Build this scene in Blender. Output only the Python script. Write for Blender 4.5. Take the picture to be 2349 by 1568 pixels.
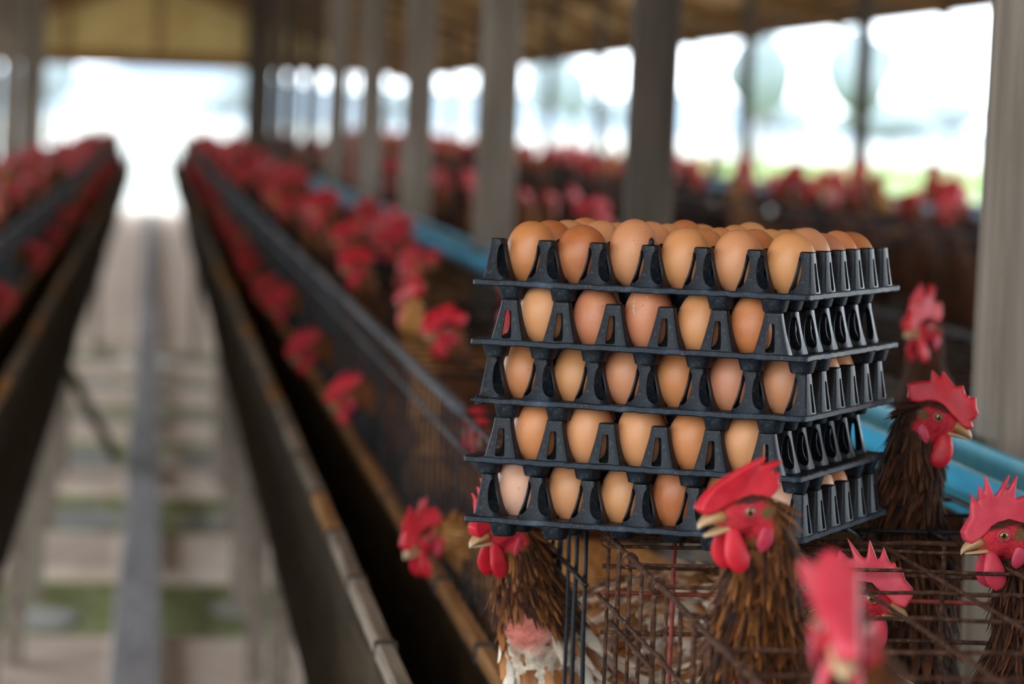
import bpy, bmesh, math, random
import numpy as np
from mathutils import Vector, Matrix

random.seed(7)
rng = np.random.default_rng(7)
for o in list(bpy.data.objects):
    bpy.data.objects.remove(o, do_unlink=True)
SC = bpy.context.scene
COL = SC.collection

# ------------------------------------------------------------------ camera
CAM_Z = 1.5
cam_data = bpy.data.cameras.new('camera')
cam = bpy.data.objects.new('camera', cam_data)
COL.objects.link(cam)
cam_data.sensor_fit = 'HORIZONTAL'
cam_data.sensor_width = 36.0
cam_data.lens = 135.0
cam_data.clip_start = 0.05
cam_data.clip_end = 2000
right = Vector((0.995113, -0.092803, 0.033716))
up = Vector((-0.028287, 0.059201, 0.997845))
back = Vector((-0.094599, -0.993923, 0.056287))
cm = Matrix((right, up, back)).transposed().to_4x4()
cm.translation = (0, 0, CAM_Z)
cam.matrix_world = cm
cam_data.dof.use_dof = True
cam_data.dof.focus_distance = 3.20
cam_data.dof.aperture_fstop = 6.4
SC.camera = cam

# ------------------------------------------------------------------ world, exposure
world = bpy.data.worlds.new('overcast_sky')
SC.world = world
world.use_nodes = True
wn = world.node_tree
wn.nodes.clear()
w_out = wn.nodes.new('ShaderNodeOutputWorld')
w_bg = wn.nodes.new('ShaderNodeBackground')
w_bg.inputs[0].default_value = (0.83, 0.925, 1.0, 1)
w_bg.inputs[1].default_value = 4.8
wn.links.new(w_bg.outputs[0], w_out.inputs[0])
SC.view_settings.view_transform = 'Standard'
SC.view_settings.look = 'None'
SC.view_settings.gamma = 1.0
SC.view_settings.use_curve_mapping = False
SC.view_settings.exposure = 0.3
try:
    SC.cycles.use_denoising = True
    SC.cycles.max_bounces = 6
    SC.cycles.diffuse_bounces = 4
    SC.cycles.sample_clamp_indirect = 6.0
except Exception:
    pass

# ------------------------------------------------------------------ helpers
def tag(o, label=None, cat=None, group=None, kind=None):
    if label: o['label'] = label
    if cat: o['category'] = cat
    if group: o['group'] = group
    if kind: o['kind'] = kind
    return o

def link(name, me, mat=None, parent=None, loc=None, rot=None):
    o = bpy.data.objects.new(name, me)
    COL.objects.link(o)
    if parent is not None: o.parent = parent
    if loc is not None: o.location = loc
    if rot is not None: o.rotation_euler = rot
    if mat is not None and me is not None and len(me.materials) == 0:
        me.materials.append(mat)
    return o

def empty(name, loc=(0, 0, 0), rz=0.0):
    o = bpy.data.objects.new(name, None)
    COL.objects.link(o)
    o.empty_display_size = 0.05
    o.location = loc
    o.rotation_euler = (0, 0, rz)
    return o

def mesh_of(name, verts, faces, smooth=False):
    me = bpy.data.meshes.new(name)
    me.from_pydata([tuple(v) for v in verts], [], [tuple(f) for f in faces])
    me.update()
    if smooth: me.shade_smooth()
    return me

class MB:
    """collects plain shapes into one mesh"""
    def __init__(self):
        self.v, self.f = [], []
    def add(self, vs, fs):
        b = len(self.v)
        self.v += [tuple(x) for x in vs]
        self.f += [tuple(i + b for i in q) for q in fs]
    def box(self, x0, x1, y0, y1, z0, z1):
        self.add([(x0, y0, z0), (x1, y0, z0), (x1, y1, z0), (x0, y1, z0), (x0, y0, z1), (x1, y0, z1), (x1, y1, z1), (x0, y1, z1)],
                 [(0, 3, 2, 1), (4, 5, 6, 7), (0, 1, 5, 4), (1, 2, 6, 5), (2, 3, 7, 6), (3, 0, 4, 7)])
    def tube(self, pts, r, n=6, cap=True):
        pts = [Vector(p) for p in pts]
        m = len(pts)
        rr = r if isinstance(r, (list, tuple)) else [r] * m
        vs, fs = [], []
        ref = None
        for i, p in enumerate(pts):
            t = (pts[min(i + 1, m - 1)] - pts[max(i - 1, 0)]).normalized()
            if ref is None:
                ref = Vector((0, 0, 1)) if abs(t.z) < 0.9 else Vector((1, 0, 0))
            a = t.cross(ref)
            if a.length < 1e-6: a = t.cross(Vector((0, 1, 0)))
            a.normalize()
            b = t.cross(a).normalized()
            ref = -b if False else ref
            for k in range(n):
                th = 2 * math.pi * k / n
                vs.append(p + (a * math.cos(th) + b * math.sin(th)) * rr[i])
        for i in range(m - 1):
            for k in range(n):
                k2 = (k + 1) % n
                fs.append((i * n + k, i * n + k2, (i + 1) * n + k2, (i + 1) * n + k))
        if cap:
            fs.append(tuple(range(n - 1, -1, -1)))
            fs.append(tuple((m - 1) * n + k for k in range(n)))
        self.add(vs, fs)
    def mesh(self, name, smooth=False):
        return mesh_of(name, self.v, self.f, smooth)

def box_mesh(name, sx, sy, sz, bevel=0.0):
    bm = bmesh.new()
    bmesh.ops.create_cube(bm, size=1.0)
    for v in bm.verts:
        v.co.x *= sx; v.co.y *= sy; v.co.z *= sz
    if bevel > 0:
        bmesh.ops.bevel(bm, geom=list(bm.edges), offset=bevel, segments=1, affect='EDGES', profile=0.5)
    me = bpy.data.meshes.new(name)
    bm.to_mesh(me); bm.free()
    return me

def evaluated(me, mods):
    """apply modifiers to a mesh and return the result"""
    o = bpy.data.objects.new('temporary', me)
    COL.objects.link(o)
    for typ, props in mods:
        m = o.modifiers.new(typ.lower(), typ)
        for k, v in props.items(): setattr(m, k, v)
    dg = bpy.context.evaluated_depsgraph_get()
    out = bpy.data.meshes.new_from_object(o.evaluated_get(dg), depsgraph=dg)
    bpy.data.objects.remove(o, do_unlink=True)
    return out

# ------------------------------------------------------------------ materials
class NT:
    def __init__(self, name):
        self.m = bpy.data.materials.new(name)
        self.m.use_nodes = True
        self.t = self.m.node_tree
        self.t.nodes.clear()
        self.out = self.t.nodes.new('ShaderNodeOutputMaterial')
        self.b = self.t.nodes.new('ShaderNodeBsdfPrincipled')
        self.t.links.new(self.b.outputs[0], self.out.inputs[0])
    def n(self, typ, **kw):
        nd = self.t.nodes.new(typ)
        for k, v in kw.items(): setattr(nd, k, v)
        return nd
    def l(self, a, b): self.t.links.new(a, b)
    def set(self, **kw):
        for k, v in kw.items():
            self.b.inputs[k.replace('_', ' ')].default_value = v
    def coords(self, scale=(1, 1, 1), which='Object'):
        tc = self.n('ShaderNodeTexCoord')
        mp = self.n('ShaderNodeMapping')
        mp.inputs['Scale'].default_value = scale
        self.l(tc.outputs[which], mp.inputs[0])
        return mp.outputs[0]
    def noise(self, vec, scale, detail=4, rough=0.55):
        nz = self.n('ShaderNodeTexNoise')
        nz.inputs['Scale'].default_value = scale
        nz.inputs['Detail'].default_value = detail
        nz.inputs['Roughness'].default_value = rough
        if vec is not None: self.l(vec, nz.inputs['Vector'])
        return nz.outputs['Fac']
    def ramp(self, fac, stops):
        r = self.n('ShaderNodeValToRGB')
        els = r.color_ramp.elements
        while len(els) < len(stops): els.new(0.5)
        for e, (p, c) in zip(els, stops):
            e.position = p
            e.color = (*c, 1) if len(c) == 3 else c
        self.l(fac, r.inputs[0])
        return r.outputs[0]
    def mix(self, fac, a, b, mode='MIX'):
        mx = self.n('ShaderNodeMix', data_type='RGBA', blend_type=mode)
        for sock, val in ((mx.inputs[0], fac), (mx.inputs[6], a), (mx.inputs[7], b)):
            if isinstance(val, (int, float)): sock.default_value = val
            elif isinstance(val, tuple): sock.default_value = (*val, 1) if len(val) == 3 else val
            else: self.l(val, sock)
        return mx.outputs[2]
    def bump(self, h, strength=0.3, dist=0.001):
        bp = self.n('ShaderNodeBump')
        bp.inputs['Strength'].default_value = strength
        bp.inputs['Distance'].default_value = dist
        self.l(h, bp.inputs['Height'])
        self.l(bp.outputs[0], self.b.inputs['Normal'])
    def color(self, c): self.l(c, self.b.inputs['Base Color'])

def mat_plastic(name='black_tray_plastic', k=1.0):
    t = NT(name)
    co = t.coords()
    big = t.noise(co, 38, 5, 0.65)
    fine = t.noise(co, 330, 4, 0.7)
    c1 = t.ramp(big, [(0.35, (0.0018 * k, 0.0028 * k, 0.0048 * k)), (0.55, (0.0055 * k, 0.0085 * k, 0.0135 * k)), (0.68, (0.018 * k, 0.025 * k, 0.034 * k)), (0.82, (0.050 * k, 0.060 * k, 0.070 * k))])
    c2 = t.ramp(fine, [(0.56, (0, 0, 0)), (0.72, (1, 1, 1))])
    c = t.mix(t.mix(0.30, (0, 0, 0), c2), c1, (0.14, 0.14, 0.13))
    t.color(c)
    r = t.ramp(big, [(0.3, (0.32,) * 3), (0.7, (0.52,) * 3)])
    t.l(r, t.b.inputs['Roughness'])
    t.b.inputs['Specular IOR Level'].default_value = 0.20
    t.bump(fine, 0.35, 0.0006)
    return t.m

def mat_egg():
    t = NT('eggshell')
    oi = t.n('ShaderNodeObjectInfo')
    tc = t.n('ShaderNodeTexCoord')
    off = t.n('ShaderNodeVectorMath', operation='ADD')
    mul = t.n('ShaderNodeVectorMath', operation='SCALE')
    t.l(oi.outputs['Color'], mul.inputs[0]); mul.inputs['Scale'].default_value = 31.0
    t.l(tc.outputs['Object'], off.inputs[0]); t.l(mul.outputs[0], off.inputs[1])
    co = off.outputs[0]
    sp = t.noise(co, 420, 2, 0.5)
    cloud = t.noise(co, 45, 3, 0.5)
    base = t.mix(t.ramp(cloud, [(0.35, (0, 0, 0)), (0.7, (0.5,) * 3)]), oi.outputs['Color'], (0.56, 0.25, 0.115))
    dots = t.ramp(sp, [(0.715, (0, 0, 0)), (0.74, (0.75,) * 3)])
    t.color(t.mix(dots, base, (0.16, 0.07, 0.03)))
    t.set(Roughness=0.42, Subsurface_Weight=0.05, Subsurface_Scale=0.003)
    t.b.inputs['Subsurface Radius'].default_value = (1.0, 0.5, 0.3)
    t.b.inputs['Specular IOR Level'].default_value = 0.4
    t.bump(t.noise(co, 900, 2), 0.08, 0.0004)
    return t.m

def mat_attr(name, rough=0.6, bump_scale=400, bump=0.25, sss=0.0, streak=None, spec=0.4, var=0.35):
    t = NT(name)
    a = t.n('ShaderNodeAttribute', attribute_name='col')
    co = t.coords()
    nz = t.noise(co, bump_scale, 4, 0.6)
    shade = t.ramp(nz, [(0.25, (1 - var,) * 3), (0.75, (1 + var,) * 3)])
    t.color(t.mix(1.0, a.outputs['Color'], shade, 'MULTIPLY'))
    t.set(Roughness=rough)
    t.b.inputs['Specular IOR Level'].default_value = spec
    if sss:
        t.set(Subsurface_Weight=sss, Subsurface_Scale=0.004)
        t.b.inputs['Subsurface Radius'].default_value = (1.0, 0.25, 0.2)
    t.bump(nz, bump, 0.001)
    return t.m

def mat_comb(name, c1, c2):
    t = NT(name)
    co = t.coords()
    n1 = t.noise(co, 55, 3)
    n2 = t.noise(co, 900, 3, 0.6)
    t.color(t.ramp(n1, [(0.3, c1), (0.7, c2)]))
    t.set(Roughness=0.42, Subsurface_Weight=0.25, Subsurface_Scale=0.005)
    t.b.inputs['Specular IOR Level'].default_value = 0.3
    t.b.inputs['Subsurface Radius'].default_value = (1.0, 0.2, 0.15)
    t.bump(n2, 0.35, 0.0006)
    return t.m

def mat_wood(name, c_dark, c_mid, c_light, axis='Y', scale=1.0, rough=0.75):
    t = NT(name)
    s = {'Y': (14, 0.9, 14), 'Z': (14, 14, 0.9), 'X': (0.9, 14, 14)}[axis]
    tc = t.n('ShaderNodeTexCoord')
    oi = t.n('ShaderNodeObjectInfo')
    mul = t.n('ShaderNodeVectorMath', operation='SCALE'); mul.inputs['Scale'].default_value = 3.7
    t.l(oi.outputs['Location'], mul.inputs[0])
    ad = t.n('ShaderNodeVectorMath', operation='ADD')
    t.l(tc.outputs['Object'], ad.inputs[0]); t.l(mul.outputs[0], ad.inputs[1])
    mp = t.n('ShaderNodeMapping'); mp.inputs['Scale'].default_value = tuple(x * scale for x in s)
    t.l(ad.outputs[0], mp.inputs[0])
    g = t.noise(mp.outputs[0], 3.2, 6, 0.6)
    c = t.ramp(g, [(0.28, c_dark), (0.5, c_mid), (0.74, c_light)])
    var = t.ramp(oi.outputs['Random'], [(0, (0.78,) * 3), (1, (1.18,) * 3)])
    t.color(t.mix(1.0, c, var, 'MULTIPLY'))
    t.set(Roughness=rough)
    t.b.inputs['Specular IOR Level'].default_value = 0.1
    t.bump(g, 0.5, 0.004)
    return t.m

def mat_noise(name, stops, scale=8, rough=0.8, bump=0.3, dist=0.003, detail=5, spec=0.3, metal=0.0, coord_scale=(1, 1, 1)):
    t = NT(name)
    co = t.coords(coord_scale)
    nz = t.noise(co, scale, detail, 0.62)
    t.color(t.ramp(nz, stops))
    t.set(Roughness=rough, Metallic=metal)
    t.b.inputs['Specular IOR Level'].default_value = spec
    t.bump(nz, bump, dist)
    return t.m

M = {}
M['plastic'] = mat_plastic()
M['rim'] = mat_plastic('worn_highlit_rim', 2.2)  # brighter than the trays: worn edges, with rim highlights painted in
M['egg'] = mat_egg()
M['hen'] = mat_attr('hen_plumage', 0.75, 500, 0.35, spec=0.12)
M['feather'] = mat_attr('hen_feathers', 0.7, 700, 0.15, var=0.25, spec=0.10)
M['skin'] = mat_attr('hen_face_skin', 0.5, 900, 0.4, sss=0.15)
M['comb'] = mat_comb('comb_red', (0.40, 0.006, 0.016), (0.58, 0.022, 0.036))
M['comb_pink'] = mat_comb('comb_pink', (0.44, 0.026, 0.048), (0.56, 0.055, 0.080))
M['lobe'] = mat_comb('earlobe_pink', (0.34, 0.014, 0.036), (0.46, 0.05, 0.085))
M['beak'] = mat_attr('beak_horn', 0.38, 300, 0.15, var=0.12)
M['eye'] = mat_attr('hen_eye', 0.04, 300, 0.0, spec=0.8, var=0.02)
M['rust'] = mat_noise('rusty_wire', [(0.30, (0.018, 0.009, 0.006)), (0.52, (0.060, 0.027, 0.017)), (0.68, (0.125, 0.066, 0.042)), (0.82, (0.27, 0.20, 0.15))], 170, 0.85, 0.6, 0.0012, spec=0.1)
M['redrod'] = mat_noise('red_oxide_wire', [(0.3, (0.10, 0.012, 0.010)), (0.7, (0.27, 0.045, 0.03))], 120, 0.7, 0.4, 0.001)
M['blackwire'] = mat_noise('black_painted_wire', [(0.35, (0.004, 0.005, 0.007)), (0.66, (0.011, 0.013, 0.017)), (0.82, (0.09, 0.09, 0.10))], 130, 0.5, 0.3, 0.0008, spec=0.2)
M['greyrail'] = mat_noise('weathered_grey_rail', [(0.3, (0.030, 0.030, 0.036)), (0.7, (0.11, 0.105, 0.115))], 40, 0.6, 0.3, 0.001)
M['board'] = mat_wood('dark_trough_board', (0.018, 0.012, 0.007), (0.042, 0.029, 0.016), (0.085, 0.060, 0.034))
M['lip_grey'] = mat_wood('weathered_batten', (0.13, 0.10, 0.075), (0.24, 0.19, 0.15), (0.36, 0.30, 0.245))
M['lip_tan'] = mat_wood('tan_batten', (0.20, 0.095, 0.035), (0.36, 0.18, 0.07), (0.48, 0.28, 0.13))
M['lip_dark'] = mat_wood('brown_batten', (0.11, 0.052, 0.018), (0.24, 0.11, 0.038), (0.34, 0.18, 0.075))
M['joint'] = mat_noise('dark_joint', [(0.3, (0.02, 0.018, 0.016)), (0.7, (0.06, 0.05, 0.045))], 30)
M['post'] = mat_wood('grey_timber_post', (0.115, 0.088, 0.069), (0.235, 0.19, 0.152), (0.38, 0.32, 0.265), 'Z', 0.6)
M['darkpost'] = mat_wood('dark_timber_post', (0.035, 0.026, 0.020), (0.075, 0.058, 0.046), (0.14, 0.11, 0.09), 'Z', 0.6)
M['roof'] = mat_noise('brown_roof_sheet', [(0.3, (0.42, 0.20, 0.06)), (0.55, (0.62, 0.36, 0.13)), (0.75, (0.76, 0.54, 0.25))], 1.2, 0.8, 0.3, 0.01, coord_scale=(1, 0.3, 1))
M['rafter'] = mat_wood('brown_rafter', (0.10, 0.05, 0.018), (0.20, 0.10, 0.038), (0.30, 0.17, 0.07), 'X', 0.4)
M['gable_old'] = mat_noise('yellowed_gable_sheet', [(0.3, (0.40, 0.31, 0.12)), (0.7, (0.60, 0.50, 0.23))], 2.0, 0.7, 0.1)
M['plank'] = mat_wood('grey_walkway_plank', (0.21, 0.195, 0.20), (0.33, 0.31, 0.315), (0.44, 0.415, 0.42))
M['slab'] = mat_noise('tan_floor_boards', [(0.3, (0.60, 0.43, 0.33)), (0.55, (0.78, 0.62, 0.51)), (0.75, (0.85, 0.74, 0.64))], 5, 0.85, 0.4, 0.006)
M['soil'] = mat_noise('mossy_ground', [(0.30, (0.13, 0.145, 0.03)), (0.48, (0.24, 0.26, 0.08)), (0.62, (0.40, 0.42, 0.22)), (0.74, (0.62, 0.65, 0.55))], 11, 0.8, 0.5, 0.02)
M['dirt'] = mat_noise('dark_litter', [(0.3, (0.07, 0.050, 0.034)), (0.7, (0.15, 0.11, 0.08))], 12, 0.9, 0.5, 0.01)
M['gutter'] = mat_noise('blue_pvc', [(0.35, (0.008, 0.34, 0.60)), (0.65, (0.02, 0.47, 0.74))], 9, 0.28, 0.05, 0.001, spec=0.5)
M['gutter_in'] = mat_noise('pale_blue_pvc', [(0.35, (0.12, 0.44, 0.60)), (0.65, (0.22, 0.58, 0.72))], 9, 0.35, 0.05, 0.001, spec=0.5)
M['field'] = mat_noise('pale_dry_field', [(0.3, (0.30, 0.29, 0.25)), (0.7, (0.46, 0.45, 0.41))], 0.05, 0.9, 0.05)
M['grass'] = mat_noise('pasture', [(0.32, (0.085, 0.145, 0.02)), (0.7, (0.17, 0.24, 0.06))], 0.16, 0.9, 0.1)
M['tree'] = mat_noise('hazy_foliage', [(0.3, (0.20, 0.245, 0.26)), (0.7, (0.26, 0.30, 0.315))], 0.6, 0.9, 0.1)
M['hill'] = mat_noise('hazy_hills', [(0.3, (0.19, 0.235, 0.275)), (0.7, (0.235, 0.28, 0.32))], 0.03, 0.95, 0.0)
M['trunk'] = mat_noise('tree_bark', [(0.3, (0.10, 0.08, 0.06)), (0.7, (0.22, 0.18, 0.15))], 6, 0.9)

def mat_translucent():
    t = NT('yellowed_translucent_sheet')
    co = t.coords()
    c = t.ramp(t.noise(co, 1.5, 3), [(0.3, (0.46, 0.37, 0.17)), (0.7, (0.62, 0.52, 0.27))])
    t.color(c)
    t.set(Roughness=0.7)
    tr = t.n('ShaderNodeBsdfTranslucent')
    t.l(c, tr.inputs[0])
    mx = t.n('ShaderNodeMixShader'); mx.inputs[0].default_value = 0.25
    t.l(t.b.outputs[0], mx.inputs[1]); t.l(tr.outputs[0], mx.inputs[2]); t.l(mx.outputs[0], t.out.inputs[0])
    return t.m
M['gable'] = mat_translucent()

M['water'] = mat_noise('painted_puddle_sheen', [(0.3, (0.62, 0.66, 0.60)), (0.7, (0.82, 0.84, 0.82))], 6, 0.12, 0.0, 0.001, spec=0.6)  # pale colour stands in for white sky reflections on the ground
M['dropping'] = mat_noise('dried_dropping', [(0.35, (0.20, 0.16, 0.11)), (0.65, (0.52, 0.48, 0.40))], 900, 0.8, 0.4, 0.0004)

# ================================================================== SETTING
END_Y = 60.0
START_Y = 0.6
EAVE_X, EAVE_Z, RIDGE_Z = 3.9, 2.225, 3.60

g = link('ground', mesh_of('ground', [(-1500, -300, -0.12), (1500, -300, -0.12), (1500, 1800, -0.12), (-1500, 1800, -0.12)], [(0, 1, 2, 3)]), M['field'])
tag(g, 'pale dry field around the open barn', kind='structure')
def patch(name, cx_, cy_, rx_, ry_, label, seed):
    r_ = random.Random(seed)
    pts = [(cx_ + rx_ * math.cos(a) * r_.uniform(.85, 1.1), cy_ + ry_ * math.sin(a) * r_.uniform(.85, 1.1), -0.10) for a in np.linspace(0, 2 * math.pi, 28)[:-1]]
    tag(link(name, mesh_of(name, pts, [tuple(range(len(pts)))]), M['grass']), label, kind='structure')
patch('ground_pasture', 34, 150, 15, 110, 'green pasture strip outside the right openings', 1)
patch('ground_lawn', -3.2, 84, 2.3, 10, 'small green lawn left of the far barn exit', 2)
patch('ground_verge', 4.2, 82, 2.8, 9, 'small green verge right of the far barn exit', 3)

fl = link('floor', mesh_of('floor', [(-3.9, START_Y, -0.06), (3.9, START_Y, -0.06), (3.9, END_Y, -0.06), (-3.9, END_Y, -0.06)], [(0, 1, 2, 3)]), M['dirt'])
tag(fl, 'dark litter covered ground under the cages', kind='structure')
ai = link('floor_aisle', mesh_of('aisle', [(-0.6, START_Y, -0.05), (0.6, START_Y, -0.05), (0.6, END_Y, -0.05), (-0.6, END_Y, -0.05)], [(0, 1, 2, 3)]), M['soil'])
tag(ai, 'mossy wet ground of the aisle between the cage rows', kind='structure')

# tan cross boards of the aisle floor: deep slabs with gaps where moss shows
for y0_, y1_ in ((7.0, 11.0), (12.65, 13.75), (15.5, 16.3), (18.1, 18.8), (20.2, 21.0), (22.5, 23.2), (24.9, 26.6), (27.3, END_Y)):
    me = box_mesh('aisle_slab', 1.06, y1_ - y0_, 0.05, 0.006); me.materials.append(M['slab'])
    link('floor_slab', me, None, fl, (0, (y0_ + y1_) / 2, -0.025), (0, 0, random.uniform(-0.01, 0.01) if y1_ < 25 else 0))
def puddle_sheen(cx_, cy_, rx_, ry_, seed):  # pale patches in the floor gaps, sky reflection painted as their colour
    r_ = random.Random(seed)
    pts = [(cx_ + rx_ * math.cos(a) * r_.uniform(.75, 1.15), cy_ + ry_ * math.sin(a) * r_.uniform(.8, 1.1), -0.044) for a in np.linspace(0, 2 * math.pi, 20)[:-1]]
    o = link('puddle_sheen', mesh_of('puddle_sheen', pts, [tuple(range(len(pts)))]), M['water'], ai)
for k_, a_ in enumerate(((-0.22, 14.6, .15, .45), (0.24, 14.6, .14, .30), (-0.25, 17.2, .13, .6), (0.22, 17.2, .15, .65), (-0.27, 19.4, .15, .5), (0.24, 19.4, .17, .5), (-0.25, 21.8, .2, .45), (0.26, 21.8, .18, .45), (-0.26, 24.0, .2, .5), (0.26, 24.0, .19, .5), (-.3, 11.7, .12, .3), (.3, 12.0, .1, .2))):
    puddle_sheen(*a_, k_)
# the narrow grey walkway
wk = empty('walkway', (0, 0, 0))
tag(wk, 'narrow grey plank walkway running down the middle of the aisle', 'walkway')
y = 4.0
while y < 58:
    L = 2.9 if y < 30 else 7.0
    me = box_mesh('walkway_plank', 0.135, L - 0.012, 0.03, 0.004)
    me.materials.append(M['plank'])
    link('plank', me, None, wk, (random.uniform(-0.006, 0.006), y + L / 2, 0.018), (0, 0, random.uniform(-0.002, 0.002)))
    y += L

# ---- roof
rf = empty('ceiling')
tag(rf, 'brown sloping roof underside on rafters and purlins', kind='structure')
for sx in (-1, 1):
    ribs = 60
    vs, fs = [], []
    for i in range(ribs + 1):
        yy = START_Y + (END_Y - START_Y) * i / ribs
        vs += [(sx * (EAVE_X + 0.12), yy, EAVE_Z - 0.02), (0, yy, RIDGE_Z + 0.02), (sx * (EAVE_X + 0.12), yy, EAVE_Z + 0.03), (0, yy, RIDGE_Z + 0.07)]
    for i in range(ribs):
        a, b = i * 4, i * 4 + 4
        fs += [(a, a + 1, b + 1, b), (a + 2, b + 2, b + 3, a + 3)]
    link('roof_sheet', mesh_of('roof_sheet', vs, fs), M['roof'], rf)
    n = math.sqrt(EAVE_X ** 2 + (RIDGE_Z - EAVE_Z) ** 2)
    ang = math.atan2(RIDGE_Z - EAVE_Z, EAVE_X)
    raf = box_mesh('rafter', n, 0.07, 0.10, 0.0); raf.materials.append(M['rafter'])
    for i in range(21):
        yy = 1.0 + i * 2.95
        link('rafter', raf, None, rf, (sx * EAVE_X / 2, yy, (EAVE_Z + RIDGE_Z) / 2 - 0.09), (0, sx * ang, 0))
    for j in range(6):
        t = (j + 0.2) / 6
        pm = box_mesh('purlin', 0.05, END_Y - START_Y, 0.06); pm.materials.append(M['rafter'])
        link('purlin', pm, None, rf, (sx * EAVE_X * (1 - t), (START_Y + END_Y) / 2, EAVE_Z + (RIDGE_Z - EAVE_Z) * t - 0.045), (0, sx * ang, 0))
    em = box_mesh('eave_beam', 0.08, END_Y - START_Y, 0.10); em.materials.append(M['rafter'])
    link('eave_beam', em, None, rf, (sx * EAVE_X, (START_Y + END_Y) / 2, EAVE_Z - 0.05))

# ---- far gable: tie beam and yellowed sheets
gb = empty('wall_back', (0, END_Y - 0.4, 0))
tag(gb, 'far gable of yellowed sheets above the open barn end', kind='structure')
tb = box_mesh('tie_beam', 2 * EAVE_X - 0.2, 0.12, 0.22); tb.materials.append(M['rafter'])
link('tie_beam', tb, None, gb, (0, 0, 2.30))
nS = 6
for i in range(nS):
    x0 = -EAVE_X + 0.9 + (2 * EAVE_X - 1.8) * i / nS
    x1 = x0 + (2 * EAVE_X - 1.8) / nS + 0.012
    def rz(x): return RIDGE_Z - (RIDGE_Z - EAVE_Z) * abs(x) / EAVE_X - 0.01
    vs = [(x0, -.01, 2.41), (x1, -.01, 2.41), (x1, -.01, max(2.44, rz(x1))), (x0, -.01, max(2.44, rz(x0))),
          (x0, .01, 2.41), (x1, .01, 2.41), (x1, .01, max(2.44, rz(x1))), (x0, .01, max(2.44, rz(x0)))]
    vs = [(a, b + (0.012 if i % 2 else 0.0), c) for a, b, c in vs]
    link('gable_sheet', mesh_of('gable_sheet', vs, [(0, 1, 2, 3), (5, 4, 7, 6), (0, 4, 5, 1), (1, 5, 6, 2), (2, 6, 7, 3), (3, 7, 4, 0)]), M['gable'], gb)
for xx in (-1.35, 0.05, 1.45):
    pm = box_mesh('gable_stud', 0.07, 0.07, 0.95); pm.materials.append(M['rafter'])
    link('gable_stud', pm, None, gb, (xx, -0.05, 2.95))

# ---- added board wall, out of view, keeps light off from the front right
wf = empty('wall_light_blocker', (0, START_Y, 0))
tag(wf, 'added upright board wall out of view, blocking light from the front right', kind='structure')
xw = 0.42
while xw < EAVE_X - 0.05:
    bw = 0.19
    ht = RIDGE_Z - (RIDGE_Z - EAVE_Z) * (xw + bw) / EAVE_X - 0.12
    me = box_mesh('wall_board', bw - 0.006, 0.022, ht, 0.003); me.materials.append(M['rafter'])
    link('wall_board', me, None, wf, (xw + bw / 2, 0.004 * (int(xw * 100) % 3), ht / 2 - 0.05))
    xw += bw

# ---- low side wall of boards laid lengthwise
for sx, nm in ((1, 'wall_right'),):
    wl = empty(nm, (sx * (EAVE_X + 0.05), 0, 0))
    tag(wl, 'low dark board wall along the %s side of the barn' % nm[5:], kind='structure')
    for k_ in range(4):
        for seg in range(5):
            L_ = (END_Y - START_Y - 1.0) / 5
            me = box_mesh('wall_board', 0.022, L_ - 0.01, 0.19, 0.0); me.materials.append(M['board'])
            link('wall_board', me, None, wl, (0.003 * (k_ % 2), START_Y + 0.3 + L_ * (seg + 0.5), 0.05 + 0.20 * k_))

# ---- timber posts that carry the roof
def post_mesh_(name, w, h, mat):
    bm = bmesh.new()
    bmesh.ops.create_cube(bm, size=1.0)
    bmesh.ops.subdivide_edges(bm, edges=[e for e in bm.edges if abs(e.verts[0].co.z - e.verts[1].co.z) > .5], cuts=6)
    for v in bm.verts:
        k = 1 + 0.03 * math.sin(v.co.z * 9.0 + w * 100)
        v.co.x *= w * k; v.co.y *= w * k; v.co.z = (v.co.z + 0.5) * h
        v.co.x += 0.004 * math.sin(v.co.z * 4)
    bmesh.ops.bevel(bm, geom=[e for e in bm.edges if abs(e.verts[0].co.z - e.verts[1].co.z) > .05], offset=w * 0.1, segments=1, affect='EDGES')
    me = bpy.data.meshes.new(name); bm.to_mesh(me); bm.free()
    me.materials.append(mat)
    return me

def roof_z(x): return EAVE_Z + (RIDGE_Z - EAVE_Z) * (1 - abs(x) / EAVE_X) - 0.12
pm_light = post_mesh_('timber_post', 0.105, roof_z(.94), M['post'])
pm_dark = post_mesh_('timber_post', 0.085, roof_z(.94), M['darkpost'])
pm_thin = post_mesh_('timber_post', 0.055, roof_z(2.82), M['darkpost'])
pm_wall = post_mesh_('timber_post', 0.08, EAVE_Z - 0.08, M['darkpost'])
spots = [(0.990, 4.25, pm_light, 'thick pale grey timber post at the right edge, behind the blue gutter'),
         (0.942, 7.25, pm_dark, 'dark timber post rising behind the egg stack'),
         (0.932, 10.4, pm_light, 'two-toned pale timber post left of the dark post behind the eggs'),
         (0.935, 13.6, pm_light, 'third timber post beyond the egg stack, narrow and blurred')]
yy = 16.7
while yy < 41:
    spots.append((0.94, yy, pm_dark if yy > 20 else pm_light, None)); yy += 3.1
for x, y, me, lab in spots:
    o = link('timber_post', me, None, None, (x, y, -0.05))
    tag(o, lab or 'far blurred timber post in the row right of the aisle', 'post', 'roof posts along the right cage row')
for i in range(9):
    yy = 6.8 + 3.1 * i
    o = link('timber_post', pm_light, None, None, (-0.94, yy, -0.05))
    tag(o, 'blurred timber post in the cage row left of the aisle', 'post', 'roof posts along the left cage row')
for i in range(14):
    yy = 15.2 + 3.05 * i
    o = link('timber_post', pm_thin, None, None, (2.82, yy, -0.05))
    tag(o, {0: 'thin dark post dividing the two rightmost bright openings', 1: 'thin dark post left of the second bright opening from the right'}.get(i, 'thin far post standing in the row of bright side openings'), 'post', 'thin posts along the far cage row')
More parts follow.
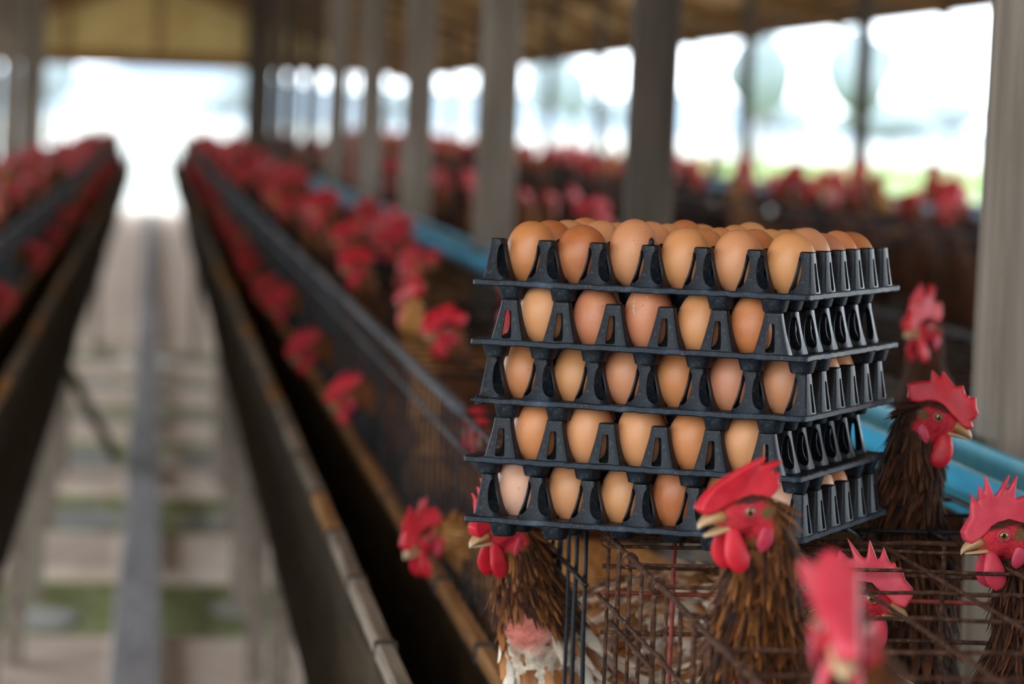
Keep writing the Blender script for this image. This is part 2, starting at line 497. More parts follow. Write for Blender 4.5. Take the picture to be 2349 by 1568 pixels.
for i, yw_ in enumerate((5.0, 17.5, 30.0, 43.6, 56.0)):
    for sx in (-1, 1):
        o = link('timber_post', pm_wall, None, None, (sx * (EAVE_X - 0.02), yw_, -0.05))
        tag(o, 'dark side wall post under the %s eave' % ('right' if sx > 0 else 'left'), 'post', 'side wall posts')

# ---- outside: hills and hazy trees
def blob(name, sub, sx, sy, sz, amp, seed):
    bm = bmesh.new()
    bmesh.ops.create_icosphere(bm, subdivisions=sub, radius=1.0)
    r = np.random.default_rng(seed)
    ph = r.uniform(0, 6.28, (6, 3)); fr = r.uniform(2, 5, (6, 3))
    for v in bm.verts:
        d = 1 + amp * sum(math.sin(v.co.x * fr[i][0] + ph[i][0]) * math.sin(v.co.y * fr[i][1] + ph[i][1]) * math.sin(v.co.z * fr[i][2] + ph[i][2]) for i in range(6))
        v.co = Vector((v.co.x * sx, v.co.y * sy, v.co.z * sz)) * d
    me = bpy.data.meshes.new(name); bm.to_mesh(me); bm.free()
    me.shade_smooth()
    return me
hm = MB()
nx = 400
vs, fs = [], []
for i in range(nx + 1):
    a = -2.4 + 4.8 * i / nx
    x, y = 900 * math.sin(a), 900 * math.cos(a) + 40
    h = 9 + 3 * math.sin(a * 17 + 1.0) + 2.2 * math.sin(a * 41 + 2) + 1.2 * math.sin(a * 97)
    vs += [(x, y, -1), (x * 1.04, y * 1.04, h), (x * 1.25, y * 1.25, -1)]
for i in range(nx):
    a, b = i * 3, i * 3 + 3
    fs += [(a, b, b + 1, a + 1), (a + 1, b + 1, b + 2, a + 2)]
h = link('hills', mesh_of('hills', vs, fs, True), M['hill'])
tag(h, 'low hazy blue-grey hills beyond the pasture', kind='structure')
crowns = [blob('crown%d' % i, 3, 1, 1, 0.8, 0.10, 30 + i) for i in range(3)]
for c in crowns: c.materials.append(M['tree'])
tm = MB(); tm.tube([(0, 0, 0), (0.05, 0, 0.5), (0, 0.05, 1.0)], [0.09, 0.06, 0.04], 8); trunk_me = tm.mesh('trunk', True); trunk_me.materials.append(M['trunk'])
tree_spots = [(62, 380, 8, 5.0), (74, 400, 7, 4.2), (92, 440, 9, 6.5), (50, 420, 6, 5), (24, 400, 7, 4.8), (-12, 380, 8, 5), (8, 420, 7, 4), (-30, 400, 9, 6), (31.6, 200, 4.2, 6.6), (37.8, 205, 4.6, 7.0), (27.4, 210, 3.0, 5.2), (23.4, 215, 2.6, 5.0), (20.9, 205, 2.6, 5.4), (4.5, 190, 3.0, 4.6), (-5.2, 200, 3.2, 5.0), (44.5, 230, 7, 3.6)]
for i, (x, y, r, hh) in enumerate(tree_spots):
    t = empty('tree', (x, y, -0.1))
    tag(t, 'pale hazy tree far outside the barn', 'tree', 'hazy trees outside the barn')
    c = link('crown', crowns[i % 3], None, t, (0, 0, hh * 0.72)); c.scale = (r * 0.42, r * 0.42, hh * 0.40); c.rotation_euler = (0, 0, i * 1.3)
    k = link('trunk', trunk_me, None, t); k.scale = (hh * 0.5, hh * 0.5, hh * 0.6)

# ================================================================== FEED TROUGHS
def trough(sign, xo, xi, zb, label, y0, y1, near, bmat='board'):
    """sign +1: boards on +x side of an aisle; xo outer board x, xi inner board x"""
    t = empty('feed_trough', (0, 0, 0))
    tag(t, label, 'feed trough', 'wooden feed troughs along the cage rows')
    y = y0
    while y < y1:
        L = 1.83 if y < 14 else 9.0
        L = min(L, y1 - y)
        for nm, x, z0, z1, th in (('outer_board', xo, zb, 0.926, 0.022), ('inner_board', xi, 0.74, 0.926, 0.016)):
            me = box_mesh(nm, th, L - 0.006, z1 - z0, 0.003); me.materials.append(M[bmat])
            link(nm, me, None, t, (x, y + L / 2, (z0 + z1) / 2), (0, 0, random.uniform(-0.002, 0.002)))
        bm_ = box_mesh('trough_bottom', abs(xi - xo), L - 0.006, 0.016); bm_.materials.append(M['board'])
        link('trough_bottom', bm_, None, t, ((xo + xi) / 2, y + L / 2, 0.75))
        lg = box_mesh('trough_leg', 0.05, 0.06, zb + 0.12); lg.materials.append(M['lip_grey'])
        if y < 32: link('trough_leg', lg, None, t, (xo + sign * 0.045, y + 0.4, (zb + 0.12) / 2 - 0.05))
        y += L
    y = y0; k = 0
    while y < y1:
        L = random.uniform(0.50, 0.66) if y < 12 else (2.5 if y < 24 else 12.0)
        L = min(L, y1 - y)
        for nm, x, w in (('outer_lip', xo, 0.021), ('inner_lip', xi, 0.019)):
            me = box_mesh(nm, w, L - 0.018, 0.02, 0.004)
            if nm == 'outer_lip': me.materials.append(M['lip_tan'] if (k % 4 == 1) else M['lip_grey'])
            else: me.materials.append(M['lip_dark'])
            link(nm, me, None, t, (x, y + L / 2, 0.936), (0, 0, random.uniform(-0.004, 0.004)))
            if y < 12 and near:
                jm = box_mesh('joint_strap', w + 0.004, 0.022, 0.023, 0.002); jm.materials.append(M['joint'])
                link('joint_strap', jm, None, t, (x, y, 0.936))
        y += L; k += 1
    return t
random.seed(21)
tr_r = trough(1, 0.262, 0.368, 0.655, 'brown wooden feed trough on the right of the aisle with a jointed pale lip', 2.4, 57.0, True)
tr_l = trough(-1, -0.287, -0.392, 0.56, 'dark wooden feed trough on the left of the aisle', 4.5, 57.0, False)
tr_b = trough(1, 2.14, 2.245, 0.655, 'orange-brown feed trough at the right, behind the blurred upright hen', 5.0, 50.0, False, 'lip_dark')
tr_a = trough(-1, 1.62, 1.515, 0.655, 'wooden feed trough on the rear side of the tray row', 3.0, 50.0, False)
br = MB(); br.tube([(-0.30, 14.7, 0.52), (-0.12, 16.2, 0.05)], 0.022, 8)
link('brace', br.mesh('brace', True), M['board'], tr_l)

# ================================================================== BLUE WATER GUTTERS
def gutter(xc, y0, y1, label, zr=1.172):
    t = empty('water_gutter', (xc, 0, 0))
    tag(t, label, 'water gutter', 'blue water gutters above the cages')
    prof = []
    w, h, th = 0.038, 0.062, 0.0025
    n = 10
    outer = [(-w - 0.006, zr), (-w - 0.006, zr - 0.010), (-w, zr - 0.012)]
    outer += [(-w * math.cos(a), zr - 0.03 - (h - 0.03) * math.sin(a)) for a in np.linspace(0, math.pi, n)]
    outer += [(w, zr - 0.012), (w + 0.006, zr - 0.010), (w + 0.006, zr)]
    inner = [(w - th, zr)]
    inner += [((w - th) * math.cos(a), zr - 0.03 - (h - 0.03 - th) * math.sin(a)) for a in np.linspace(0, math.pi, n)]
    inner += [(-w + th, zr)]
    pr = outer + inner
    m = len(pr)
    y = y0
    while y < y1:
        L = min(4.0 if y < 20 else 12.0, y1 - y)
        vs = [(x, yy, z) for yy in (y, y + L - 0.004) for x, z in pr]
        fs = [(i, (i + 1) % m, m + (i + 1) % m, m + i) for i in range(m)]
        me = mesh_of('gutter_length', vs, fs)
        me.materials.append(M['gutter']); me.materials.append(M['gutter_in'])
        for p in me.polygons:
            if p.index >= len(outer): p.material_index = 1
        link('gutter_length', me, None, t)
        if y > y0:
            cv = [(x * 1.06, yy, zr + (z - zr) * 1.05) for yy in (y - 0.04, y + 0.04) for x, z in outer]
            q = len(outer)
            link('gutter_collar', mesh_of('gutter_collar', cv, [(i, i + 1, q + i + 1, q + i) for i in range(q - 1)]), M['gutter'], t)
        y += L
    return t
gutter(0.862, 2.2, 50, 'bright blue plastic water gutter running behind the egg stack')
gutter(-0.862, 5.0, 50, 'blue water gutter above the cages left of the aisle')
gutter(2.742, 5.0, 50, 'grey-blue water gutter above the far right cages', 1.262)

# ================================================================== CAGES
TOP = 1.1452     # centre height of the top wires
FLOOR_Z = 0.78

def rod_mesh(p0, p1, r, n=8, wob=0.0, seed=0):
    p0, p1 = Vector(p0), Vector(p1)
    L = (p1 - p0).length
    k = max(2, int(L / 0.03)) if wob else 2
    r_ = random.Random(seed)
    pts = []
    for i in range(k + 1):
        t = i / k
        e = math.sin(math.pi * t)
        pts.append(p0.lerp(p1, t) + Vector((r_.uniform(-1, 1), r_.uniform(-1, 1), r_.uniform(-1, 1))) * wob * e)
    rr = [r * (1 + (r_.uniform(-0.12, 0.12) if wob else 0)) for _ in pts]
    mb = MB(); mb.tube(pts, rr, n)
    return mb.mesh('wire', True)

_seed = [0]
def wire(par, p0, p1, r, mat, name='wire', wob=0.0012):
    _seed[0] += 1
    return link(name, rod_mesh(p0, p1, r, 8, wob, _seed[0]), mat, par)

def bent(par, pts, r, mat, name='hook'):
    """rod with rounded bends"""
    P = [Vector(p) for p in pts]
    out = [P[0]]
    for i in range(1, len(P) - 1):
        a, b, c = P[i - 1], P[i], P[i + 1]
        d = min(0.016, (a - b).length * 0.4, (c - b).length * 0.4)
        p, q = b + (a - b).normalized() * d, b + (c - b).normalized() * d
        for t in np.linspace(0, 1, 5):
            out.append(p * (1 - t) ** 2 + b * 2 * t * (1 - t) + q * t * t)
    out.append(P[-1])
    mb = MB(); mb.tube(out, r, 8)
    return link(name, mb.mesh(name, True), mat, par)

XF, XB = 0.402, 0.800
# ---- near rusty cage
cg = empty('wire_cage', (0, 0, 0))
tag(cg, 'rusty brown wire cage in the foreground under the egg stack', 'cage')
Y0, Y1 = 1.96, 3.315
wire(cg, (XF - .006, Y0, TOP), (XF + .004, Y1 + .015, TOP), 0.0026, M['rust'], 'edge_rod')
wire(cg, (XB, Y0, TOP), (XB, Y1, TOP), 0.0024, M['rust'], 'edge_rod')
for yy in (2.18, 2.335, 2.49, 2.62, 2.79, 2.945, 3.10, 3.255):
    wire(cg, (XF - .004, yy, TOP - 0.001 + 0.002 * math.sin(yy * 9)), (XB + .01, yy + 0.006, TOP - 0.001), 0.0017, M['rust'], 'top_wire', 0.0010)
wire(cg, (XF, Y1, TOP), (XB, Y1 + .005, TOP - .001), 0.0024, M['rust'], 'edge_rod')
wire(cg, (XF, Y1 + .011, TOP - .004), (XB, Y1 + .015, TOP - .006), 0.0021, M['rust'], 'edge_rod')
for i, xx in enumerate((0.483, 0.560, 0.637, 0.712)):
    wire(cg, (xx, Y0, TOP + 0.0034), (xx + .002, Y1 + .004, TOP + 0.0026), 0.0018, M['rust'], 'top_wire', 0.0008)
yy = 2.30
i = 0
while yy < Y1:
    wire(cg, (XF + .001, yy, TOP), (XF + .001 + random.uniform(-.003, .003), yy + random.uniform(-.004, .004), FLOOR_Z - .02), 0.0017 if i % 3 else 0.0022, M['rust'], 'bar', 0.0008)
    yy += 0.076; i += 1
for z in (1.098, 0.955):
    wire(cg, (XF - .004, 2.25, z), (XF - .004, Y1 - .01, z - .004), 0.0019, M['rust'], 'cross_rod', 0.001)
bent(cg, [(XF - .008, 3.18, 1.087), (XF - .008, 2.91, 1.086), (XF - .008, 2.90, 1.022), (XF - .008, 2.98, 1.02)], 0.0020, M['rust'])
bent(cg, [(XF - .010, 3.18, 1.020), (XF - .010, 2.99, 0.985), (XF - .008, 2.87, 0.985), (XF - .008, 2.86, 1.04)], 0.0020, M['rust'])
# red partition at the far end of the rusty cage
for xx in (0.465, 0.545, 0.625, 0.705):
    wire(cg, (xx, Y1 + .004, TOP - .002), (xx - .002, Y1 + .004, FLOOR_Z), 0.0022, M['redrod'] if xx < 0.5 else M['rust'], 'partition_bar', 0.0008)
for j, z in enumerate((1.118, 1.095, 1.06, 1.005, 0.94, 0.875)):
    wire(cg, (XF, Y1 + .006, z), (XB, Y1 + .006, z - .003), 0.002, (M['rust'], M['redrod'])[j % 2], 'partition_wire', 0.0008)
# tie rings that hold the edge rod
for yy in (3.285, 3.13, 2.96, 2.72, 2.50):
    mb = MB(); mb.tube([(XF + .0062 * math.cos(a), yy + .0012 * a / 6, TOP - .0005 + .0062 * math.sin(a)) for a in np.linspace(0, 9.6, 22)], 0.0011, 6)
    link('tie_ring', mb.mesh('tie_ring', True), M['rust'], cg)
mb = MB(); mb.tube([(0.47 + .0012 * a / 6, Y1 + .0055 + .010 * math.cos(a), TOP - .002 + .007 * math.sin(a)) for a in np.linspace(0, 7, 16)], 0.0012, 6)
link('tie_ring', mb.mesh('tie_ring', True), M['rust'], cg)
fm = MB()
for yy in np.arange(Y0, Y1, 0.05): fm.tube([(XF, yy, FLOOR_Z - .015), (XB, yy, FLOOR_Z + .01)], 0.0018, 5)
for xx in np.arange(XF, XB, 0.03): fm.tube([(xx, Y0, FLOOR_Z - .01), (xx, Y1, FLOOR_Z - .01)], 0.0015, 5)
o = link('floor_grid', fm.mesh('floor_grid'), M['rust'], cg)
o['kind'] = 'stuff'

# ---- black cage behind it
bc = empty('wire_cage', (0, 0, 0))
tag(bc, 'black painted wire cage beside the rusty one, below the left end of the trays', 'cage')
B0, B1 = 3.345, 4.72
wire(bc, (XF - .012, B0 + .01, TOP - .002), (XF - .012, B1, TOP - .002), 0.0036, M['blackwire'], 'edge_rod', 0.0005)
wire(bc, (XF - .018, B0 - .06, TOP - .040), (XF - .016, B1, TOP - .040), 0.0026, M['blackwire'], 'cross_rod', 0.0006)
wire(bc, (XB, B0, TOP), (XB, B1, TOP), 0.003, M['blackwire'], 'edge_rod', 0.0005)
yy = B0; i = 0
while yy < B1:
    if 3.77 < yy < 4.0: yy = 4.02
    wire(bc, (XF - .012, yy, TOP), (XF - .012 + random.uniform(-.003, .003), yy + random.uniform(-.004, .004), FLOOR_Z - .02), 0.0021, M['blackwire'], 'bar', 0.0006)
    yy += 0.068 if yy < 3.9 else 0.10; i += 1
for yy in np.arange(B0 + 0.08, B1, 0.155):
    wire(bc, (XF - .012, yy, TOP - .001), (XB, yy, TOP - .001), 0.0021, M['blackwire'], 'top_wire', 0.0006)
for xx in (0.483, 0.560, 0.637, 0.712):
    wire(bc, (xx, B0, TOP + .001), (xx, B1, TOP + .001), 0.002, M['blackwire'], 'top_wire', 0.0006)
bent(bc, [(XF - .020, 3.80, TOP - .035), (XF - .020, 3.60, TOP - .052), (XF - .017, 3.52, TOP - .056), (XF - .017, 3.50, TOP + .0)], 0.0026, M['blackwire'])

# ---- the rest of the cage rows: repeated sections
def section_mesh(L, sgn, rich=True):
    """a cage bank section; local x=0 is the aisle side, cage extends to sgn*0.4"""
    fr, tp, rl = MB(), MB(), MB()
    n = 4
    for k in range(int(L / 0.10)):
        yy = 0.05 + k * 0.10
        fr.tube([(0, yy, TOP), (0, yy, FLOOR_Z)], 0.0021, n, False)
    for yy in np.arange(0.08, L, 0.155):
        tp.tube([(0, yy, TOP), (sgn * 0.4, yy, TOP)], 0.002, n, False)
    for xx in (0.08, 0.16, 0.24, 0.32):
        tp.tube([(sgn * xx, 0, TOP + .001), (sgn * xx, L, TOP + .001)], 0.002, n, False)
    for yy in (0.0, L / 2):
        for z in np.arange(FLOOR_Z, TOP, 0.06):
            tp.tube([(0, yy, z), (sgn * 0.4, yy, z)], 0.0016, n, False)
    rl.tube([(0, 0, TOP), (0, L, TOP)], 0.0085, 6)
    rl.tube([(0, 0, TOP - .045), (0, L, TOP - .045)], 0.0035, 6)
    rl.tube([(0, 0, FLOOR_Z), (0, L, FLOOR_Z)], 0.004, 6)
    rl.tube([(sgn * 0.4, 0, TOP), (sgn * 0.4, L, TOP)], 0.004, 6)
    return fr, tp, rl
SEC = 1.40
sec_mesh = {}
for sg in (-1, 1):
    fr, tp, rl = section_mesh(SEC - 0.008, sg)
    fm_ = MB(); fm_.box(min(0, sg * .4), max(0, sg * .4), 0.004, SEC - .012, FLOOR_Z - .03, FLOOR_Z - .02)
    ms = (fr.mesh('cage_front_bars'), tp.mesh('cage_top_wires'), rl.mesh('cage_rails', True), fm_.mesh('cage_floor'))
    ms[0].materials.append(M['blackwire']); ms[1].materials.append(M['blackwire']); ms[2].materials.append(M['greyrail']); ms[3].materials.append(M['dirt'])
    sec_mesh[sg] = ms
def bank(x, sgn, y0, y_ind, y1, label, group, first=None, dz=0.0):
    y = y0; k = 0
    while y < y_ind:
        t = empty('wire_cage', (x, y, dz))
        tag(t, first if (first and k == 0) else label, 'cage', group)
        for nm, me in zip(('front_bars', 'top_wires', 'rails', 'cage_floor'), sec_mesh[sgn]):
            link(nm, me, None, t)
        y += SEC; k += 1
    if y < y1:
        L = y1 - y
        fr, tp, rl = section_mesh(L, sgn)
        for mb_ in (tp, rl): fr.add(mb_.v, mb_.f)
        o = link('far_wire_cages', fr.mesh('far_wire_cages'), M['blackwire'], None, (x, y, dz))
        tag(o, 'far wire cages of the ' + group, 'cages', group, 'stuff')
bank(XF - .012, 1, 4.74, 20, 52, 'blurred black wire cage in the right row, facing the aisle', 'cage bank right of the aisle', 'black wire cage just behind the black cage of the egg stack')
bank(1.48, -1, 3.3, 20, 52, 'blurred wire cage in the rear bank of the tray row', 'rear cage bank of the tray row')
bank(-0.41, -1, 5.0, 20, 52, 'blurred black wire cage in the left row, facing the aisle', 'cage bank left of the aisle')
bank(2.27, 1, 7.0, 22, 52, 'blurred wire cage in the far right row below the bright openings', 'cage bank on the far right', dz=0.09)
bank(3.36, -1, 9.0, 22, 52, 'blurred wire cage in the outermost right bank', 'outermost cage bank on the far right', dz=0.09)

# ================================================================== EGG TRAYS
P = 0.0468           # egg pitch
PH = 0.0355          # height of the tray peaks
WT = 0.0013

def se_r(th, n=4.5):
    c, s = abs(math.cos(th)), abs(math.sin(th))
    return 1.0 / (c ** n + s ** n) ** (1.0 / n)

def peak_mesh(name, panels, sx=(1, 1)):
    """hollow peak of a tray. panels: (th0, th1, hole or None); hole = (centre v, half angle, half height, exponent)"""
    def S(th, v):
        w = 0.0074 + 0.0084 * (1 - v) ** 1.2
        r = w * se_r(th, 3.8)
        x, y = r * math.cos(th), r * math.sin(th)
        x *= sx[0] if x > 0 else sx[1]
        return (x, y, v * PH)
    bm = bmesh.new()
    def quad(a, b, c, d):
        try: bm.faces.new((a, b, c, d))
        except ValueError: pass
    for th0, th1, hole in panels:
        if hole is None:
            nu, nv = max(2, int((th1 - th0) / 0.2)), 7
            gv = [[bm.verts.new(S(th0 + (th1 - th0) * i / nu, j / nv)) for i in range(nu + 1)] for j in range(nv + 1)]
            for j in range(nv):
                for i in range(nu):
                    quad(gv[j][i], gv[j][i + 1], gv[j + 1][i + 1], gv[j + 1][i])
        else:
            cv, ha, hv, ex = hole
            c0, hw = (th0 + th1) / 2, (th1 - th0) / 2
            N = 32
            rings = [[], [], []]
            for k in range(N):
                ph = 2 * math.pi * (k + 0.0) / N
                cs, sn = math.cos(ph), math.sin(ph)
                m = max(abs(cs), abs(sn))
                out = (c0 + hw * cs / m, 0.5 + 0.5 * sn / m)
                rr = 1.0 / (abs(cs) ** ex + abs(sn) ** ex) ** (1 / ex)
                inn = (c0 + ha * cs * rr, cv + hv * sn * rr)
                for q, t in enumerate((0, 0.5, 1)):
                    rings[q].append(bm.verts.new(S(out[0] + (inn[0] - out[0]) * t, out[1] + (inn[1] - out[1]) * t)))
            for q in range(2):
                for k in range(N):
                    k2 = (k + 1) % N
                    quad(rings[q][k], rings[q][k2], rings[q + 1][k2], rings[q + 1][k])
    # cap
    ring1 = [bm.verts.new(S(2 * math.pi * i / 28, 1.0)) for i in range(28)]
    ring2 = []
    for v in ring1:
        ring2.append(bm.verts.new((v.co.x * 0.86, v.co.y * 0.86, PH + 0.0009)))
    for i in range(28): quad(ring1[i], ring1[(i + 1) % 28], ring2[(i + 1) % 28], ring2[i])
    bm.faces.new(ring2)
    bmesh.ops.remove_doubles(bm, verts=bm.verts, dist=0.00008)
    bmesh.ops.recalc_face_normals(bm, faces=bm.faces)
    me = bpy.data.meshes.new(name); bm.to_mesh(me); bm.free()
    me = evaluated(me, [('SOLIDIFY', dict(thickness=WT, offset=-1.0))])
    me.name = name
    me.shade_smooth()
    try: me.set_sharp_from_angle(angle=math.radians(35))
    except Exception: pass
    me.materials.append(M['plastic'])
    return me
R_ = math.radians
def panels_inner():
    out = []
    for k in range(4):
        a = k * 90
        out.append((R_(a - 15), R_(a + 15), None))
        out.append((R_(a + 15), R_(a + 75), (0.50, R_(28), 0.40, 2.2)))
    return out
def panels_edge():
    return [(R_(-50), R_(50), (0.42, R_(17), 0.34, 9.0)), (R_(50), R_(73), None), (R_(73), R_(107), None), (R_(107), R_(163), (0.50, R_(25.5), 0.40, 2.2)),
            (R_(163), R_(197), None), (R_(197), R_(253), (0.50, R_(25.5), 0.40, 2.2)), (R_(253), R_(287), None), (R_(287), R_(310), None)]
ME_IN = peak_mesh('tray_peak', panels_inner())
ME_ED = peak_mesh('tray_edge_peak', panels_edge(), (0.56, 1.0))

def cup_mesh(name, top, bot, h):
    n = 24
    def ring(w, z): return [(w * se_r(2 * math.pi * k / n, 4) * math.cos(2 * math.pi * k / n), w * se_r(2 * math.pi * k / n, 4) * math.sin(2 * math.pi * k / n), z) for k in range(n)]
    rs = [ring(top, -0.0008), ring(top - (top - bot) * 0.85, -h + 0.0022), ring(bot, -h + 0.0006), ring(bot * 0.86, -h)]
    vs = [p for r in rs for p in r]
    fs = [(q * n + k, (q + 1) * n + k, (q + 1) * n + (k + 1) % n, q * n + (k + 1) % n) for q in range(3) for k in range(n)]
    fs.append(tuple(3 * n + k for k in range(n - 1, -1, -1)))
    me = mesh_of(name, vs, fs, True)
    try: me.set_sharp_from_angle(angle=math.radians(40))
    except Exception: pass
    me.materials.append(M['plastic'])
    return me
ME_CUP = cup_mesh('tray_cup', 0.0122, 0.0092, 0.0139)
ME_FOOT = cup_mesh('tray_foot', 0.0118, 0.0088, 0.0139)

def sheet_mesh(name):
    """lattice sheet with openings under peaks and over cups (half pitch tiles)"""
    H = 0.1478
    xs = sorted(set([-H, H] + [round(P * (k / 2 + 0.25), 6) for k in range(-7, 7) if abs(P * (k / 2 + 0.25)) < H]))
    bm = bmesh.new()
    for i in range(len(xs) - 1):
        for j in range(len(xs) - 1):
            cx_, cy_ = (xs[i] + xs[i + 1]) / 2, (xs[j] + xs[j + 1]) / 2
            ku, kv = cx_ / P, cy_ / P
            pk = abs(ku - round(ku)) < 0.05 and abs(kv - math.floor(kv) - 0.5) < 0.05 and abs(ku) < 3.2 and abs(kv) < 2.7
            cu = abs(ku - math.floor(ku) - 0.5) < 0.05 and abs(kv - round(kv)) < 0.05 and abs(ku) < 2.7 and abs(kv) < 2.2
            if pk or cu: continue
            bm.faces.new([bm.verts.new(p) for p in ((xs[i], xs[j], 0), (xs[i + 1], xs[j], 0), (xs[i + 1], xs[j + 1], 0), (xs[i], xs[j + 1], 0))])
    bmesh.ops.remove_doubles(bm, verts=bm.verts, dist=1e-5)
    me = bpy.data.meshes.new(name); bm.to_mesh(me); bm.free()
    me = evaluated(me, [('SOLIDIFY', dict(thickness=0.0018, offset=0.0))])
    me.name = name
    me.materials.append(M['plastic'])
    return me
ME_SHEET = sheet_mesh('tray_sheet')

def rim_mesh(name, chip=None, seed=0):
    def outline(h, r, n=6):
        pts = []
        for cx_, cy_, a0 in ((h - r, h - r, 0), (-h + r, h - r, 90), (-h + r, -h + r, 180), (h - r, -h + r, 270)):
            for k in range(n + 1):
                a = R_(a0 + 90 * k / n)
                pts.append((cx_ + r * math.cos(a), cy_ + r * math.sin(a)))
        full = []
        for i in range(len(pts)):
            p, q = pts[i], pts[(i + 1) % len(pts)]
            d = math.dist(p, q)
            m = max(1, int(d / 0.006))
            full += [(p[0] + (q[0] - p[0]) * t / m, p[1] + (q[1] - p[1]) * t / m) for t in range(m)]
        return full
    prof = [(0.1440, 0.0010), (0.1488, 0.0028), (0.1500, 0.0018), (0.1500, -0.0018), (0.1488, -0.0028), (0.1440, -0.0022)]
    base = outline(0.15, 0.005)
    r_ = random.Random(seed)
    n = len(base)
    vs, fs = [], []
    wav = [r_.uniform(-0.0004, 0.0004) for _ in range(n)]
    for w, z in prof:
        for i, (x, y) in enumerate(base):
            k = w / 0.15
            X, Y, Z = x * k, y * k, z + wav[i]
            if chip:
                d = math.dist((x, y), chip)
                if d < 0.03:
                    q = (1 - d / 0.03)
                    X += r_.uniform(-1, 1) * 0.0022 * q - 0.004 * q * (1 if x > 0 else -1)
                    Y += r_.uniform(-1, 1) * 0.0022 * q - 0.004 * q * (1 if y > 0 else -1)
                    Z += r_.uniform(-1, 1) * 0.0025 * q
            vs.append((X, Y, Z))
    m = len(prof)
    for q in range(m):
        for i in range(n):
            fs.append((q * n + i, ((q + 1) % m) * n + i, ((q + 1) % m) * n + (i + 1) % n, q * n + (i + 1) % n))
    me = mesh_of(name, vs, fs)
    me.materials.append(M['rim'])
    return me

egg_meshes = []
for k_, (a, b, sk) in enumerate(((0.0290, 0.0213, 0.10), (0.0282, 0.0217, 0.13), (0.0302, 0.0212, 0.06), (0.0287, 0.0209, -0.05))):
    vs, fs = [(0, 0, -a)], []
    nr, ns = 20, 28
    for i in range(1, nr):
        ph = -math.pi / 2 + math.pi * i / nr
        z = a * math.sin(ph); r = b * math.cos(ph) * (1 + sk * math.sin(ph))
        vs += [(r * math.cos(2 * math.pi * j / ns), r * math.sin(2 * math.pi * j / ns), z) for j in range(ns)]
    vs.append((0, 0, a))
    for j in range(ns): fs.append((0, 1 + (j + 1) % ns, 1 + j))
    for i in range(nr - 2):
        for j in range(ns):
            fs.append((1 + i * ns + j, 1 + i * ns + (j + 1) % ns, 1 + (i + 1) * ns + (j + 1) % ns, 1 + (i + 1) * ns + j))
    tp_ = 1 + (nr - 2) * ns
    for j in range(ns): fs.append((tp_ + j, tp_ + (j + 1) % ns, len(vs) - 1))
    me = mesh_of('egg', vs, fs, True); me.materials.append(M['egg'])
    egg_meshes.append((me, a))

TRAYS = [((0.4752, 3.3434, 1.3654), -0.4495), ((0.4744, 3.3373, 1.3148), -0.4506), ((0.4745, 3.3434, 1.2642), -0.4432),
         ((0.4709, 3.3447, 1.2136), -0.4319), ((0.4722, 3.3373, 1.1630), -0.4298)]
ORD = ['topmost', 'second', 'third', 'fourth', 'bottom']
TRAY_LABEL = ['topmost black plastic egg tray, its eggs fully in view', 'second black egg tray from the top, five eggs wide in front', 'middle black egg tray with a chipped front left corner',
              'fourth black egg tray from the top, with neat rectangular slots', 'bottom black egg tray resting on the cage wires']
NTH = ['first', 'second', 'third', 'fourth', 'fifth', 'sixth']
PAL = {'tan': (0.53, 0.225, 0.095), 'brown': (0.47, 0.165, 0.058), 'dark': (0.40, 0.115, 0.034), 'pink': (0.51, 0.205, 0.105), 'rose': (0.41, 0.135, 0.068),
       'pale': (0.62, 0.355, 0.245), 'gold': (0.53, 0.23, 0.088)}
PAL_NAME = {'tan': 'tan', 'brown': 'mid-brown', 'dark': 'dark orange-brown', 'pink': 'pinkish tan', 'rose': 'rosy brown', 'pale': 'pale cream-pink', 'gold': 'golden tan'}
FRONT = [['brown', 'dark', 'tan', 'gold', 'tan', 'gold'], ['tan', 'rose', 'rose', 'gold', 'dark'], ['brown', 'gold', 'pink', 'brown', 'pink', 'pink'],
         ['brown', 'gold', 'tan', 'brown', 'tan'], ['pale', 'tan', 'gold', 'dark', 'tan', 'pale']]
random.seed(5)
